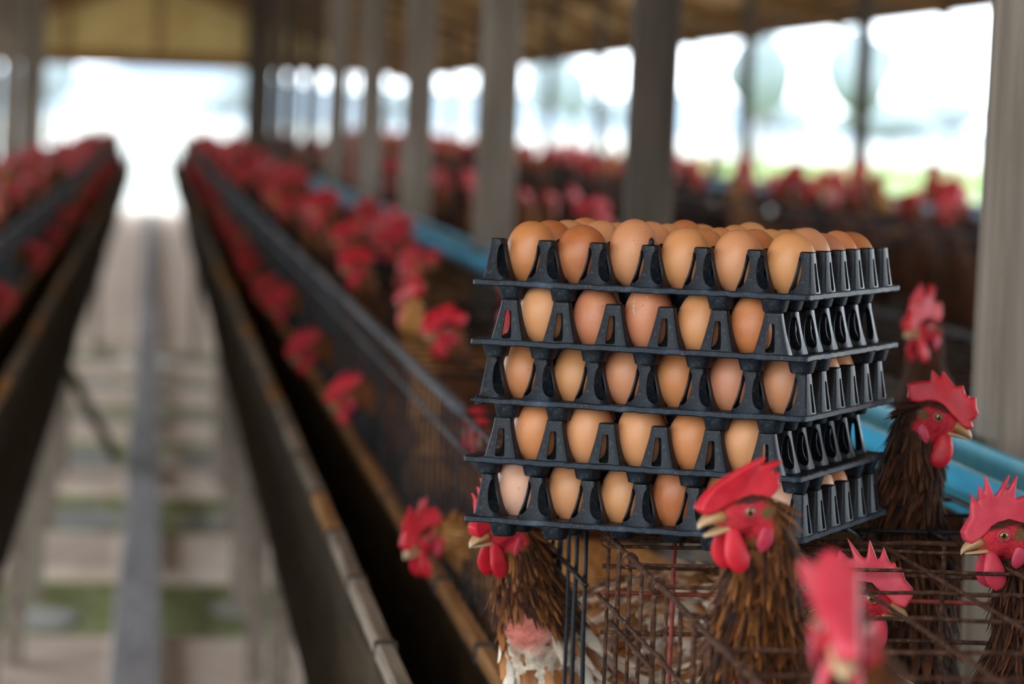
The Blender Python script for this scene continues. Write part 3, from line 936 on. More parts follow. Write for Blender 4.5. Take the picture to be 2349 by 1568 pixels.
for ti, (loc, yaw) in enumerate(TRAYS):
    six = ti % 2 == 0           # six eggs along the front
    rz_ = yaw if six else yaw + math.pi / 2
    tr = empty('egg_tray', loc, rz_)
    tag(tr, TRAY_LABEL[ti], 'egg tray')
    link('sheet', ME_SHEET, None, tr)
    chip = None
    if ti == 2: chip = (-0.15, -0.15)
    link('rim', rim_mesh('rim', chip, ti), None, tr)
    for iu in range(-3, 4):
        for iv in range(6):
            v_ = (iv - 2.5) * P
            edge = abs(iu) == 3
            o = link('peak', ME_ED if edge else ME_IN, None, tr, (iu * P, v_, 0.0008), (0, 0, math.pi if iu == -3 else 0))
            if edge: o.location.x *= 0.995
    for iu in range(6):
        for iv in range(-2, 3):
            link('cup', ME_CUP, None, tr, ((iu - 2.5) * P, iv * P, 0))
    for iu in (-2.5, -1.5, 1.5, 2.5):
        for sv in (-1, 1):
            link('foot', ME_FOOT, None, tr, (iu * P, sv * 2.92 * P, 0))
    if ti == 0:
        mb = MB(); mb.tube([(0, -2.5 * P, PH), (0, -2.5 * P, PH + .0055), (0, -2.5 * P, PH + .0078)], [0.0026, 0.0024, 0.0008], 10)
        link('peg', mb.mesh('peg', True), M['plastic'], tr)
    # eggs
    nx_, ny_ = (6, 5) if six else (5, 6)
    cs, sn = math.cos(yaw), math.sin(yaw)
    for j in range(ny_):
        for i in range(nx_):
            show = ti == 0 or j < 2 or (i >= nx_ - 2 and six)
            if not show: continue
            lx, ly = (i - (nx_ - 1) / 2) * P, (j - (ny_ - 1) / 2) * P
            key = FRONT[ti][i] if j == 0 else random.choice(['tan', 'brown', 'brown', 'dark', 'gold', 'pink', 'tan'])
            if ti == 0 and i == nx_ - 1: key = ['gold', 'pink', 'rose', 'brown', 'dark'][j]
            if ti in (2, 4) and i == nx_ - 1 and j: key = ['pale', 'pink', 'tan', 'brown', 'tan'][j]
            me, a_ = egg_meshes[random.randrange(4)]
            if ti == 0 and j == 0: me, a_ = egg_meshes[[0, 1, 2, 0, 0, 0][i]]
            o = link('egg', me, None, None, (loc[0] + lx * cs - ly * sn, loc[1] + lx * sn + ly * cs, loc[2] + a_ - 0.0052), (random.uniform(-.05, .05), random.uniform(-.05, .05), random.uniform(0, 6.28)))
            if ti == 0 and j == 0 and i == 2: o.location.z += 0.0030
            if ti == 0 and j: o.location.z += random.uniform(-0.001, 0.0022)
            c = PAL[key]; kk = random.uniform(0.93, 1.07)
            o.color = (c[0] * kk, c[1] * kk * random.uniform(0.96, 1.04), c[2] * kk * random.uniform(0.94, 1.06), 1)
            where = {0: 'topmost', 1: 'second', 2: 'middle', 3: 'fourth', 4: 'bottom'}[ti] + ' egg tray'
            left = NTH[i] + ' from the left'
            if j == 0:
                lab = '%s egg, front row of the %s, %s' % (PAL_NAME[key], where, left)
            elif i == nx_ - 1:
                lab = '%s egg, right side of the %s, %s from the front corner' % (PAL_NAME[key], where, NTH[j])
            elif ti == 0:
                lab = '%s egg, %s row of the %s, %s' % (PAL_NAME[key], NTH[j], where, left)
            else:
                lab = 'brown hen egg inside the %s, mostly hidden behind the outer eggs' % where
            tag(o, lab, 'egg', 'hen eggs in the %s' % where)
            if ti == 1 and j == 0 and i == 2:      # the soiled egg: dried droppings on its left side
                o.rotation_euler = (0, 0, 0)
                o['label'] = 'rosy egg with dried droppings on its shell, front row of the second egg tray'
                b_, sk_ = [(0.0213, 0.10), (0.0217, 0.13), (0.0212, 0.06), (0.0209, -0.05)][[m_[0] for m_ in egg_meshes].index(me)]
                rs_ = random.Random(4)
                for az, zz, sz in ((-2.45, 0.50, 1.6), (-2.40, 0.36, 2.2), (-2.38, 0.28, 1.8), (-2.33, 0.18, 1.5), (-2.50, 0.62, 1.2), (-1.95, 0.30, 1.1), (-1.80, 0.64, 1.3), (-1.98, 0.40, 0.8), (-1.85, -0.10, 0.8)):
                    ph = math.asin(zz)
                    r0 = b_ * math.cos(ph) * (1 + sk_ * zz)
                    c0 = Vector((r0 * math.cos(az), r0 * math.sin(az), a_ * zz))
                    n0 = Vector((math.cos(az) * math.cos(ph), math.sin(az) * math.cos(ph), math.sin(ph) * 0.75)).normalized()
                    t0 = n0.cross(Vector((0, 0, 1))).normalized(); u0 = n0.cross(t0)
                    ring_ = [c0 + n0 * 0.0001 + (t0 * math.cos(q) * 0.55 + u0 * math.sin(q)) * sz * 0.001 * rs_.uniform(0.7, 1.2) for q in np.linspace(0, 2 * math.pi, 11)[:-1]]
                    vv = [c0 + n0 * 0.0006] + ring_
                    link('dried_dropping', mesh_of('dried_dropping', vv, [(0, 1 + k, 1 + (k + 1) % 10) for k in range(10)], True), M['dropping'], o)

# ================================================================== HENS
def V(*a): return np.array(a, float)

def ellipsoid(bm, M4, c, r, sub=3):
    """ellipsoid with centre c, radii r (local, metres) placed by matrix M4"""
    mt = M4 @ Matrix.Translation(Vector(c)) @ Matrix.Diagonal((r[0], r[1], r[2], 1))
    bmesh.ops.create_icosphere(bm, subdivisions=sub, radius=1.0, matrix=mt)

def sweep(bm, pts, radii, n=16):
    """closed round sweep through points with smooth interpolation"""
    P_ = [Vector(p) for p in pts]
    out, rr = [], []
    m = len(P_)
    for i in range(m - 1):
        p0, p1, p2, p3 = P_[max(i - 1, 0)], P_[i], P_[i + 1], P_[min(i + 2, m - 1)]
        for t in np.linspace(0, 1, 7)[:-1]:
            out.append(0.5 * ((2 * p1) + (p2 - p0) * t + (2 * p0 - 5 * p1 + 4 * p2 - p3) * t * t + (3 * p1 - p0 - 3 * p2 + p3) * t ** 3))
            rr.append(radii[i] + (radii[i + 1] - radii[i]) * (3 * t * t - 2 * t ** 3))
    out.append(P_[-1]); rr.append(radii[-1])
    for p, r in zip(out, rr):
        bmesh.ops.create_icosphere(bm, subdivisions=2, radius=r, matrix=Matrix.Translation(p))
    return out

def head_matrix(eye, fwd, roll=0.0):
    f = Vector(fwd).normalized()
    u = Vector((0, 0, 1)) - f * f.z
    u.normalize()
    l = u.cross(f)
    if roll:
        u, l = u * math.cos(roll) + l * math.sin(roll), l * math.cos(roll) - u * math.sin(roll)
    m = Matrix((f, l, u)).transposed().to_4x4()
    m.translation = Vector(eye)
    return m

def set_cols(me, cols):
    at_ = me.color_attributes.get('col') or me.color_attributes.new('col', 'FLOAT_COLOR', 'POINT')
    c = np.ones((len(me.vertices), 4), np.float32)
    c[:, :3] = cols
    at_.data.foreach_set('color', c.ravel())

def coords_of(me):
    a = np.empty(len(me.vertices) * 3, np.float32)
    me.vertices.foreach_get('co', a)
    return a.reshape(-1, 3).astype(float)

def normals_of(me):
    a = np.empty(len(me.vertices) * 3, np.float32)
    me.vertices.foreach_get('normal', a)
    return a.reshape(-1, 3).astype(float)

def smooth01(x, a, b):
    t = np.clip((x - a) / (b - a), 0, 1)
    return t * t * (3 - 2 * t)

def vnoise(p, seed=0, f=1.0):
    """cheap smooth noise in -1..1"""
    r = np.random.default_rng(seed)
    s = np.zeros(len(p))
    for k in range(5):
        d = r.normal(size=3); d /= np.linalg.norm(d)
        s += np.sin(p @ d * f * (1.3 ** k) * 6.28 + r.uniform(0, 6.28)) * (0.8 ** k)
    return s / 2.2

COMB_A = [(29, 8.3), (28.4, 14.7), (22, 19.7), (16.4, 23.7), (13.5, 31.7), (12.6, 27.5), (9.9, 40.8), (7.7, 31.3), (7.1, 29.5), (0.8, 45.9), (0.4, 34.3), (0, 33), (-6.3, 51.3), (-6.8, 33.6),
          (-7.2, 30.8), (-8.9, 31), (-25.6, 42.7), (-16.1, 28.8), (-16.5, 27.5), (-31.8, 38.3), (-23, 22.2), (-25.2, 20.7), (-33.6, 19.4), (-36.1, 15.4), (-32.9, 4.9), (-26.8, -1), (-19.8, 0.2), (-12.3, 7.6),
          (-2.9, 9.4), (4.5, 9.8), (9.2, 6.6), (18.9, 4), (26.1, 3.2)]
COMB_B = [(-38.8, 9.7), (-32.6, 16.1), (-22.4, 23.5), (-26.8, 32.9), (-17.5, 30), (-16.1, 30.8), (-18.1, 37.3), (-1.7, 30.3), (-0.9, 31.2), (3.4, 35.7), (11.3, 28.3), (13.2, 30.6), (15.7, 28.2), (18.9, 32.9),
          (24.4, 24.6), (28.5, 21.8), (28.4, 15.8), (26.2, 12.1), (31, 8.5), (29, 4.7), (22.9, 4), (14.5, 6.9), (6.1, 8.8), (-1.1, 11.1), (-7.7, 10.9), (-14.4, 7.6), (-21.6, 1.3), (-25.1, -1.5), (-32.4, -0.5), (-34.7, 5)]
COMB_C = [(-33.3, 2.2), (-37.3, 6.5), (-40, 11.7), (-41.6, 18.6), (-33, 16.8), (-27.3, 19.6), (-38.7, 29.9), (-25.5, 24.3), (-20.7, 23.7), (-18.9, 25.2), (-24.4, 39.8), (-15.6, 31.8), (-12.2, 28.6), (-9.7, 30.3),
          (-11.5, 40.5), (-4.1, 33.9), (-0.4, 32), (1.9, 34.5), (5.7, 31), (8.7, 34), (16.4, 26.2), (25.3, 23.2), (29, 16.8), (28.2, 7.3), (20.4, 5.1), (7.8, 7.6), (-3, 8.4), (-11.9, 7), (-19.7, 3.8), (-26.6, 0)]
COMB_D = [(33.6, 12.2), (26.3, 19), (16.5, 24.3), (5.8, 28.1), (-3.8, 31), (-13.1, 32.7), (-25.4, 32.2), (-20.6, 29.2), (-18, 27), (-26.3, 26), (-36.3, 24.1), (-30.3, 21.2), (-25.8, 19), (-29.6, 17.4), (-34.1, 15.2),
          (-31.3, 11.6), (-31.8, 8.6), (-29.2, 5.5), (-23.6, 2.7), (-17.8, 1.2), (-11.6, 4.6), (-5.3, 7.8), (6, 8.2), (15.8, 7.5), (22.5, 6.1), (30.3, 7.2)]

def comb_mesh(outline, HM, off, voxel=0.0011, flop=0.0, th=0.0026, k=1.0):
    """outline (mm, head frame) turned into a thick fleshy blade; flop bends the upper part sideways (metres at 40 mm)"""
    cu = bpy.data.curves.new('comb', 'CURVE')
    cu.dimensions = '2D'; cu.fill_mode = 'BOTH'
    cu.extrude = th * 0.45; cu.bevel_depth = th * 0.55; cu.bevel_resolution = 2; cu.offset = -th * 0.3
    sp = cu.splines.new('POLY'); sp.points.add(len(outline) - 1); sp.use_cyclic_u = True
    for p, (x, z) in zip(sp.points, outline): p.co = (x * 0.001 * k, z * 0.001 * k, 0, 1)
    o = bpy.data.objects.new('temporary', cu); COL.objects.link(o)
    dg = bpy.context.evaluated_depsgraph_get()
    me0 = bpy.data.meshes.new_from_object(o.evaluated_get(dg), depsgraph=dg)
    bpy.data.objects.remove(o, do_unlink=True); bpy.data.curves.remove(cu)
    me = evaluated(me0, [('REMESH', dict(mode='VOXEL', voxel_size=voxel)), ('SMOOTH', dict(factor=0.5, iterations=2))])
    if len(me.vertices) < 20: me = me0
    p = coords_of(me)          # x fwd, y up(z), z thickness
    z = p[:, 1]
    base = np.clip(1 - (z - 0.004) / 0.03, 0, 1)
    lat = p[:, 2] * (1 + 1.6 * base)
    h = np.clip((z - 0.012) / 0.03, 0, 2)
    lat = lat + flop * h ** 1.6 + 0.0018 * np.sin(p[:, 0] * 170 + z * 90) * np.clip(h, 0, 1)
    zz = z - abs(flop) * 0.55 * np.clip(h, 0, 1.4) ** 2
    loc = np.stack([p[:, 0], lat, zz, np.ones(len(p))], 1)
    w = (np.array(HM) @ loc.T).T[:, :3] - np.array(off)
    me.vertices.foreach_set('co', w.astype(np.float32).ravel())
    me.update(); me.shade_smooth()
    return me

def lobe_mesh(root, fwd, down, side, L, Wd, th, off, n=14, k=12):
    """teardrop flap hanging from root: wattles and earlobes"""
    root, fwd, down, side = (np.array(a, float) for a in (root, fwd, down, side))
    vs, fs = [], []
    for i in range(k + 1):
        t = i / k
        w = Wd * (0.30 + 0.70 * math.sin(math.pi * min(1, t * 0.62 + 0.05)) ** 1.0) * math.sqrt(max(0.0, 1 - max(0, (t - 0.55) / 0.45) ** 2)) if t < 1 else 0.0
        hh = th * (1.0 - 0.45 * t) * (math.sqrt(max(0.0, 1 - max(0, (t - 0.75) / 0.25) ** 2)) if t < 1 else 0)
        c = root + down * (L * t) + side * (0.0025 * math.sin(t * 3.0))
        for j in range(n):
            a = 2 * math.pi * j / n
            vs.append(c + fwd * (w * math.cos(a)) + side * (hh * math.sin(a)) - off)
    for i in range(k):
        for j in range(n):
            j2 = (j + 1) % n
            fs.append((i * n + j, i * n + j2, (i + 1) * n + j2, (i + 1) * n + j))
    fs.append(tuple(range(n - 1, -1, -1)))
    return mesh_of('lobe', vs, fs, True)

def beak_mesh(HM, off, lower=False, gape=0.0):
    n, k = 14, 10
    vs, fs, cols = [], [], []
    for i in range(k + 1):
        t = i / k
        if not lower:
            x = 0.0165 + 0.0200 * t
            w = 0.0076 * (1 - t ** 1.7) ** 0.8 + 0.0012
            zt = 0.0064 * (1 - t ** 2.2) + 0.0010 * math.sin(math.pi * t)
            zb = -0.0050 + 0.0042 * t - (0.0022 * max(0, (t - 0.72) / 0.28) ** 2)
            if t > 0.92: zt -= 0.0015
        else:
            x = 0.0150 + 0.0185 * t
            w = 0.0068 * (1 - t ** 1.8) ** 0.8 + 0.0010
            zt = -0.0056 + 0.0038 * t
            zb = -0.0112 + 0.0070 * t
        c, h = (zt + zb) / 2, max(0.0004, (zt - zb) / 2)
        for j in range(n):
            a = 2 * math.pi * j / n
            vs.append(Vector((x, w * math.cos(a), c + h * math.sin(a))))
            m = t ** 1.2
            cols.append(np.array((0.30, 0.125, 0.035)) * (1 - m) + np.array((0.42, 0.27, 0.15)) * m if not lower else np.array((0.36, 0.20, 0.09)) * (1 - m) + np.array((0.42, 0.28, 0.16)) * m)
    if lower and gape:
        piv = Vector((0.012, 0, -0.006)); rot = Matrix.Rotation(gape, 3, 'Y')
        vs = [piv + rot @ (v - piv) for v in vs]
    vs = [HM @ v - Vector(off) for v in vs]
    for i in range(k):
        for j in range(n):
            j2 = (j + 1) % n
            fs.append((i * n + j, (i + 1) * n + j, (i + 1) * n + j2, i * n + j2))
    fs.append(tuple(range(n))); fs.append(tuple(k * n + j for j in range(n - 1, -1, -1)))
    me = mesh_of('beak', vs, fs, True)
    set_cols(me, np.array(cols))
    return me

def eye_mesh(HM, off, sgn, sub=4):
    bm = bmesh.new()
    bmesh.ops.create_icosphere(bm, subdivisions=sub, radius=0.0043)
    me = bpy.data.meshes.new('eye'); bm.to_mesh(me); bm.free()
    p = coords_of(me)
    ax = V(0.18, sgn * 0.98, 0.05); ax /= np.linalg.norm(ax)
    d = (p / 0.0043) @ ax
    cols = np.tile(V(0.55, 0.47, 0.40), (len(p), 1))
    cols[d > 0.48] = (0.27, 0.095, 0.014)
    cols[d > 0.87] = (0.004, 0.003, 0.003)
    cols[(d <= 0.48) & (d > 0.40)] = (0.05, 0.02, 0.01)
    loc = np.concatenate([p * V(1, 0.75, 1) + V(0, sgn * 0.0122, 0), np.ones((len(p), 1))], 1)
    w = (np.array(HM) @ loc.T).T[:, :3] - np.array(off)
    me.vertices.foreach_set('co', w.astype(np.float32).ravel())
    me.update(); me.shade_smooth(); set_cols(me, cols)
    return me

def lid_mesh(HM, off, sgn):
    mb = MB()
    pts = [HM @ Vector((0.0052 * math.cos(a), sgn * (0.0142 - 0.0009 * abs(math.cos(a))), 0.0046 * math.sin(a))) - Vector(off) for a in np.linspace(0, 2 * math.pi, 25)]
    mb.tube(pts, 0.0009, 6, False)
    return mb.mesh('eyelid', True)

PAL_F = {'chestnut': [(0.080, 0.024, 0.007), (0.120, 0.040, 0.011), (0.032, 0.011, 0.005), (0.19, 0.072, 0.020), (0.020, 0.009, 0.006)],
         'dark': [(0.030, 0.011, 0.006), (0.055, 0.019, 0.008), (0.014, 0.007, 0.005), (0.095, 0.034, 0.012)],
         'light': [(0.30, 0.12, 0.030), (0.38, 0.17, 0.055), (0.20, 0.07, 0.018), (0.44, 0.24, 0.10)],
         'worn': [(0.36, 0.15, 0.05), (0.66, 0.52, 0.40), (0.78, 0.66, 0.54), (0.24, 0.085, 0.025), (0.72, 0.58, 0.46), (0.46, 0.22, 0.10)]}

def feathers(body, flowpts, off, N, L, Wd, pal, mask, seed, lift=0.35, zmin=None):
    """leaf shaped feathers lying on the body surface, pointing away from the head"""
    r = np.random.default_rng(seed)
    p, nr = coords_of(body), normals_of(body)
    ok = np.where(mask)[0]
    if len(ok) == 0: return None
    idx = r.choice(ok, N)
    fp = np.array([tuple(q) for q in flowpts]) - np.array(off)
    tang = np.gradient(fp, axis=0); tang /= np.linalg.norm(tang, axis=1, keepdims=True) + 1e-9
    P0, n0 = p[idx], nr[idx]
    j = np.concatenate([np.argmin(((fp[None] - c[:, None]) ** 2).sum(2), 1) for c in np.array_split(P0, max(1, len(P0) // 1500))])
    t = tang[j] + r.normal(size=(len(idx), 3)) * 0.07
    t = t - n0 * (t * n0).sum(1, keepdims=True)
    l_ = np.linalg.norm(t, axis=1)
    keep = l_ > 0.2
    P0, n0, t = P0[keep], n0[keep], t[keep] / l_[keep][:, None]
    m = len(P0)
    b = np.cross(n0, t)
    LL = L * r.uniform(0.7, 1.25, (m, 1)); WW = Wd * r.uniform(0.7, 1.2, (m, 1)); lf = lift * r.uniform(0.5, 1.3, (m, 1))
    pa = np.array(pal)
    base = pa[r.integers(len(pa), size=m)] * r.uniform(0.75, 1.25, (m, 1)); base2 = pa[r.integers(len(pa), size=m)]
    prof = [(0.0, 0.35), (0.3, 0.95), (0.62, 1.0), (0.86, 0.62), (1.0, 0.06)]
    vs = np.zeros((m, 15, 3)); cs = np.zeros((m, 15, 3))
    for a_, (s, w) in enumerate(prof):
        c = P0 + t * LL * s + n0 * (0.0009 + LL * lf * 0.16 * s * s)
        e = WW * w
        for k, sd in enumerate((-1, 0, 1)):
            vs[:, a_ * 3 + k] = c + b * (e * sd) - n0 * (abs(sd) * e * 0.28)
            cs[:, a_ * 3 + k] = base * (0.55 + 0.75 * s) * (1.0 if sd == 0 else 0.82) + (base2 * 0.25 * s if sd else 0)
    q_ = np.array([(i * 3 + k, i * 3 + k + 1, i * 3 + k + 4, i * 3 + k + 3) for i in range(4) for k in range(2)])
    fs = (q_[None] + (np.arange(m) * 15)[:, None, None]).reshape(-1, 4).tolist()
    vs = vs.reshape(-1, 3); cs = cs.reshape(-1, 3)
    me = mesh_of('feathers', vs, fs, True)
    set_cols(me, np.clip(np.array(cs), 0, 1))
    return me

def build_hen(name, label, group, eye, fwd, neck, body, comb=COMB_A, flop=0.0, gape=0.0, roll=0.0, voxel=0.0026, pal='chestnut', seed=1,
              nf=(0, 0), comb_mat='comb', breast=None, fine=True, base=None, comb_k=1.0, bare=None, combvox=None, face_red=1.0, zneck=-9.0):
    """neck: list of (x,y,z,r) from below the head to the body; body: list of (centre, radii, yaw, pitch)"""
    HM = head_matrix(eye, fwd, roll)
    if base is None: base = (body[0][0][0], body[0][0][1], FLOOR_Z)
    off = np.array(base, float)
    root = empty(name, base)
    tag(root, label, 'hen', group)
    bm = bmesh.new()
    ellipsoid(bm, HM, (-0.003, 0, -0.002), (0.0205, 0.0135, 0.0145))
    ellipsoid(bm, HM, (0.011, 0, -0.001), (0.0135, 0.0088, 0.0080))
    ellipsoid(bm, HM, (0.004, 0, -0.0105), (0.0135, 0.0095, 0.0085))
    for s in (-1, 1):
        ellipsoid(bm, HM, (-0.001, s * 0.0085, -0.006), (0.012, 0.0055, 0.0085), 2)
    h0 = HM @ Vector((-0.009, 0, -0.007))
    h1 = HM @ Vector((-0.015, 0, -0.017))
    pts = [h0, h1] + [Vector(q[:3]) for q in neck]
    rad = [0.0150, 0.0172] + [q[3] for q in neck]
    flow = sweep(bm, pts, rad)
    for c, r, yw, pt in body:
        mt = Matrix.Translation(Vector(c)) @ Matrix.Rotation(yw, 4, 'Z') @ Matrix.Rotation(pt, 4, 'Y')
        ellipsoid(bm, mt, (0, 0, 0), r, 4)
        flow = list(flow) + [mt @ Vector((-r[0] * 0.3, 0, 0)), mt @ Vector((-r[0] * 1.3, 0, 0))]
    raw = bpy.data.meshes.new('raw'); bm.to_mesh(raw); bm.free()
    me = evaluated(raw, [('REMESH', dict(mode='VOXEL', voxel_size=voxel)), ('SMOOTH', dict(factor=0.5, iterations=6 if fine else 2))])
    me.name = 'hen_body'
    p = coords_of(me)
    # eye sockets, slight wrinkles
    HI = np.array(HM.inverted())
    q = (HI @ np.concatenate([p, np.ones((len(p), 1))], 1).T).T[:, :3] * 1000
    wr = vnoise(q, 3, 0.09)
    dist = np.sqrt(q[:, 0] ** 2 + q[:, 1] ** 2 + q[:, 2] ** 2)
    x, z, ay = q[:, 0], q[:, 2], np.abs(q[:, 1])
    face = smooth01(x, -17 + 1.5 * wr, -12 + 1.5 * wr) * (1 - smooth01(dist, 29, 34)) * smooth01(z, -23, -19)
    crown = smooth01(z, 5.6 + wr, 8.2 + wr) * (1 - smooth01(x, 8, 13))
    brow = smooth01(z - 0.18 * x, 4.6, 6.4) * (1 - smooth01(x, 5, 9)) * smooth01(ay, 3, 5)
    face = face * (1 - np.maximum(crown, brow * 0.9))
    ear = 1 - smooth01(np.sqrt(((x + 13) / 6.5) ** 2 + ((z + 5) / 5.0) ** 2), 0.6, 1.1)
    ear = ear * (ay > 6)
    pf = np.array(PAL_F[pal])
    nz = vnoise(p, seed, 14) * 0.5 + 0.5
    nz2 = vnoise(p, seed + 9, 55) * 0.5 + 0.5
    cols = pf[0] * (1 - nz[:, None]) + pf[1] * nz[:, None]
    cols = cols * (0.65 + 0.7 * nz2[:, None])
    if breast is not None:
        bz, bc = breast
        wgt = (smooth01(-(p[:, 2] + 0.02 * vnoise(p, seed + 4, 18)), -bz - 0.03, -bz + 0.05))[:, None]
        cols = cols * (1 - wgt) + (np.array(bc) * (0.6 + 0.6 * nz2[:, None])) * wgt
    if bare is not None:
        bp_, br_ = bare
        wgt = (1 - smooth01(np.linalg.norm(p - np.array(bp_), axis=1) / br_ + 0.15 * vnoise(p, seed + 2, 30), 0.5, 1.05))[:, None]
        cols = cols * (1 - wgt) + np.array((0.50, 0.15, 0.115)) * wgt
    red = np.array((0.40, 0.020, 0.030)) * (0.72 + 0.4 * (vnoise(q, 5, 0.16)[:, None] * 0.5 + 0.5)) * face_red
    pale = smooth01(x, 8, 22)[:, None] * 0.35
    red = red * (1 - pale) + np.array((0.50, 0.08, 0.075)) * pale
    darkf = np.array((0.028, 0.012, 0.007))
    crownmask = ((dist < 26) & (z > 3))[:, None] * np.maximum(crown, brow)[:, None]
    cols = cols * (1 - crownmask) + darkf * crownmask
    f = (face * (1 - ear))[:, None]
    cols = cols * (1 - f) + red * f
    e = (ear * smooth01(x, -22, -17))[:, None] * 0.9
    cols = cols * (1 - e) + np.array((0.115, 0.062, 0.026)) * e
    # wrinkled skin relief around the eye
    if fine:
        nn = normals_of(me)
        amp = face * 0.00035 * vnoise(q, 12, 0.42) + (1 - face) * 0.0012 * vnoise(p, 21, 60)
        p = p + nn * amp[:, None]
    me.vertices.foreach_set('co', (p - off).astype(np.float32).ravel())
    me.update(); me.shade_smooth()
    set_cols(me, np.clip(cols, 0, 1))
    link('body', me, M['hen'], root)
    if nf[0]:
        pl = PAL_F[pal]
        dn = np.min(np.linalg.norm(p[:, None, :] - np.array([tuple(v) for v in pts])[None, :, :], axis=2), axis=1) if len(p) < 250000 else None
        nmax = max(r_ for r_ in rad) + 0.012
        onneck = (face < 0.15) & (ear < 0.4) & (dn < 0.075)
        crown_ok = (dist < 24) & (z > 2)
        nob = np.ones(len(p), bool) if bare is None else np.linalg.norm(p - np.array(bare[0]), axis=1) > bare[1] * 0.85
        low_ = p[:, 2] < zneck
        onneck = onneck & ~low_ & nob
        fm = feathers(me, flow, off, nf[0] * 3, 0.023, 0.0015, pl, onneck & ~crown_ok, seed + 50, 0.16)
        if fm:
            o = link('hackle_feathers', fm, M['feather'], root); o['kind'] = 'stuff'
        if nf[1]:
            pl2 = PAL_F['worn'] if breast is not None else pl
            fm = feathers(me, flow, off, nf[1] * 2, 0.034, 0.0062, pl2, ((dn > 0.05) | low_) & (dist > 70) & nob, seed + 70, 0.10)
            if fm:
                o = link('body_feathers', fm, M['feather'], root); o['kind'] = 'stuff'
    cv = combvox or (0.0011 if fine else 0.0022)
    link('comb', comb_mesh(comb, HM, off, cv, flop, 0.0030 if fine else 0.0042, comb_k), M[comb_mat], root)
    f3 = np.array(HM.to_3x3() @ Vector((1, 0, 0))); l3 = np.array(HM.to_3x3() @ Vector((0, 1, 0)))
    fh = V(f3[0], f3[1], 0); fh /= np.linalg.norm(fh) + 1e-9
    for s in (-1, 1):
        rt = np.array(HM @ Vector((0.0125, s * 0.0045, -0.0095)))
        dn_ = V(0, 0, -1) * 0.93 + l3 * s * 0.16 - fh * 0.10
        dn_ /= np.linalg.norm(dn_)
        link('wattle', lobe_mesh(rt, fh * 0.92 + V(0, 0, 0.1), dn_, l3 * s, 0.033, 0.0115, 0.0040, off), M[comb_mat], root)
        rt = np.array(HM @ Vector((-0.0125, s * 0.0120, -0.0105)))
        dn_ = V(0, 0, -1) + fh * 0.15; dn_ /= np.linalg.norm(dn_)
        link('earlobe', lobe_mesh(rt, fh, dn_, l3 * s, 0.024, 0.0066, 0.0026, off), M['lobe'], root)
        ey = link('eye', eye_mesh(HM, off, s, 4 if fine else 2), M['eye'], root)
        if fine: link('eyelid', lid_mesh(HM, off, s), M['lobe'], ey)
    ub = link('beak', beak_mesh(HM, off), M['beak'], root)
    link('lower_beak', beak_mesh(HM, off, True, gape), M['beak'], root)
    if fine:
        for s in (-1, 1):
            mb = MB(); pts_ = [HM @ Vector((0.0195 + 0.0022 * t, s * (0.0064 - 0.0012 * t), 0.0022 - 0.0006 * t)) - Vector(off) for t in (0, 0.5, 1)]
            mb.tube(pts_, [0.0004, 0.0008, 0.0004], 6)
            nm_ = mb.mesh('nostril', True); nm_.materials.append(M['joint'])
            link('nostril', nm_, None, ub)
    return root

NEARG = None
# 1 - hen with open beak in front of the trays
build_hen('hen', 'brown hen with open beak and bent red comb, looking left before the egg trays', NEARG, (0.425, 2.70, 1.233), (-0.90, -0.30, -0.33),
          [(0.446, 2.728, 1.188, 0.0255), (0.450, 2.765, 1.145, 0.0325), (0.462, 2.82, 1.085, 0.042), (0.50, 2.87, 1.00, 0.062)],
          [((0.56, 2.86, 0.925), (0.15, 0.085, 0.095), math.pi + 0.2, 0.25)], COMB_D, 0.007, 0.30, 0.10, 0.0025, 'chestnut', 11, (1500, 700))
# 2 - nearest hen, out of focus, facing the camera
build_hen('hen', 'nearest hen, strongly blurred, facing the camera with comb flopped to the left', NEARG, (0.367, 1.97, 1.243), (-0.12, -0.80, -0.59),
          [(0.386, 2.01, 1.196, 0.026), (0.405, 2.08, 1.145, 0.036), (0.45, 2.16, 1.04, 0.055)],
          [((0.54, 2.26, 0.93), (0.15, 0.085, 0.095), math.pi, 0.25)], COMB_D, -0.044, 0.0, 0.10, 0.0032, 'chestnut', 12, (700, 0), comb_mat='comb_pink')
# 3 - hen inside the cage, looking right
build_hen('hen', 'hen peering right through the rusty top wires with amber eye in focus', NEARG, (0.603, 3.12, 1.121), (0.86, -0.18, -0.48),
          [(0.574, 3.135, 1.092, 0.0265), (0.556, 3.15, 1.06, 0.036), (0.545, 3.17, 1.00, 0.052)],
          [((0.55, 3.15, 0.92), (0.15, 0.085, 0.095), 1.1, 0.2)], COMB_C, 0.004, 0.0, 0.0, 0.0024, 'chestnut', 13, (1600, 600), comb_mat='comb_pink')
# 4 - hen at the right edge, looking left
build_hen('hen', 'dark hen at the right edge with tall spiky pink comb, looking left', NEARG, (0.7075, 3.12, 1.1755), (-0.90, -0.12, -0.42),
          [(0.738, 3.14, 1.138, 0.027), (0.752, 3.16, 1.095, 0.036), (0.755, 3.17, 1.03, 0.052)],
          [((0.72, 3.10, 0.93), (0.14, 0.085, 0.095), -1.2, 0.2)], COMB_A, 0.003, 0.0, 0.0, 0.0024, 'dark', 14, (1600, 600), comb_mat='comb_pink')
# 5 - hen behind the stack by the blue gutter
build_hen('hen', 'hen with upright red comb standing before the blue gutter, looking right', NEARG, (0.716, 3.42, 1.25), (0.84, -0.20, -0.50),
          [(0.698, 3.437, 1.205, 0.0285), (0.694, 3.46, 1.16, 0.0355), (0.704, 3.49, 1.10, 0.046), (0.70, 3.52, 1.02, 0.06)],
          [((0.66, 3.58, 0.93), (0.15, 0.09, 0.10), 1.4, 0.25)], COMB_B, 0.003, 0.0, 0.0, 0.0026, 'dark', 15, (1500, 500))
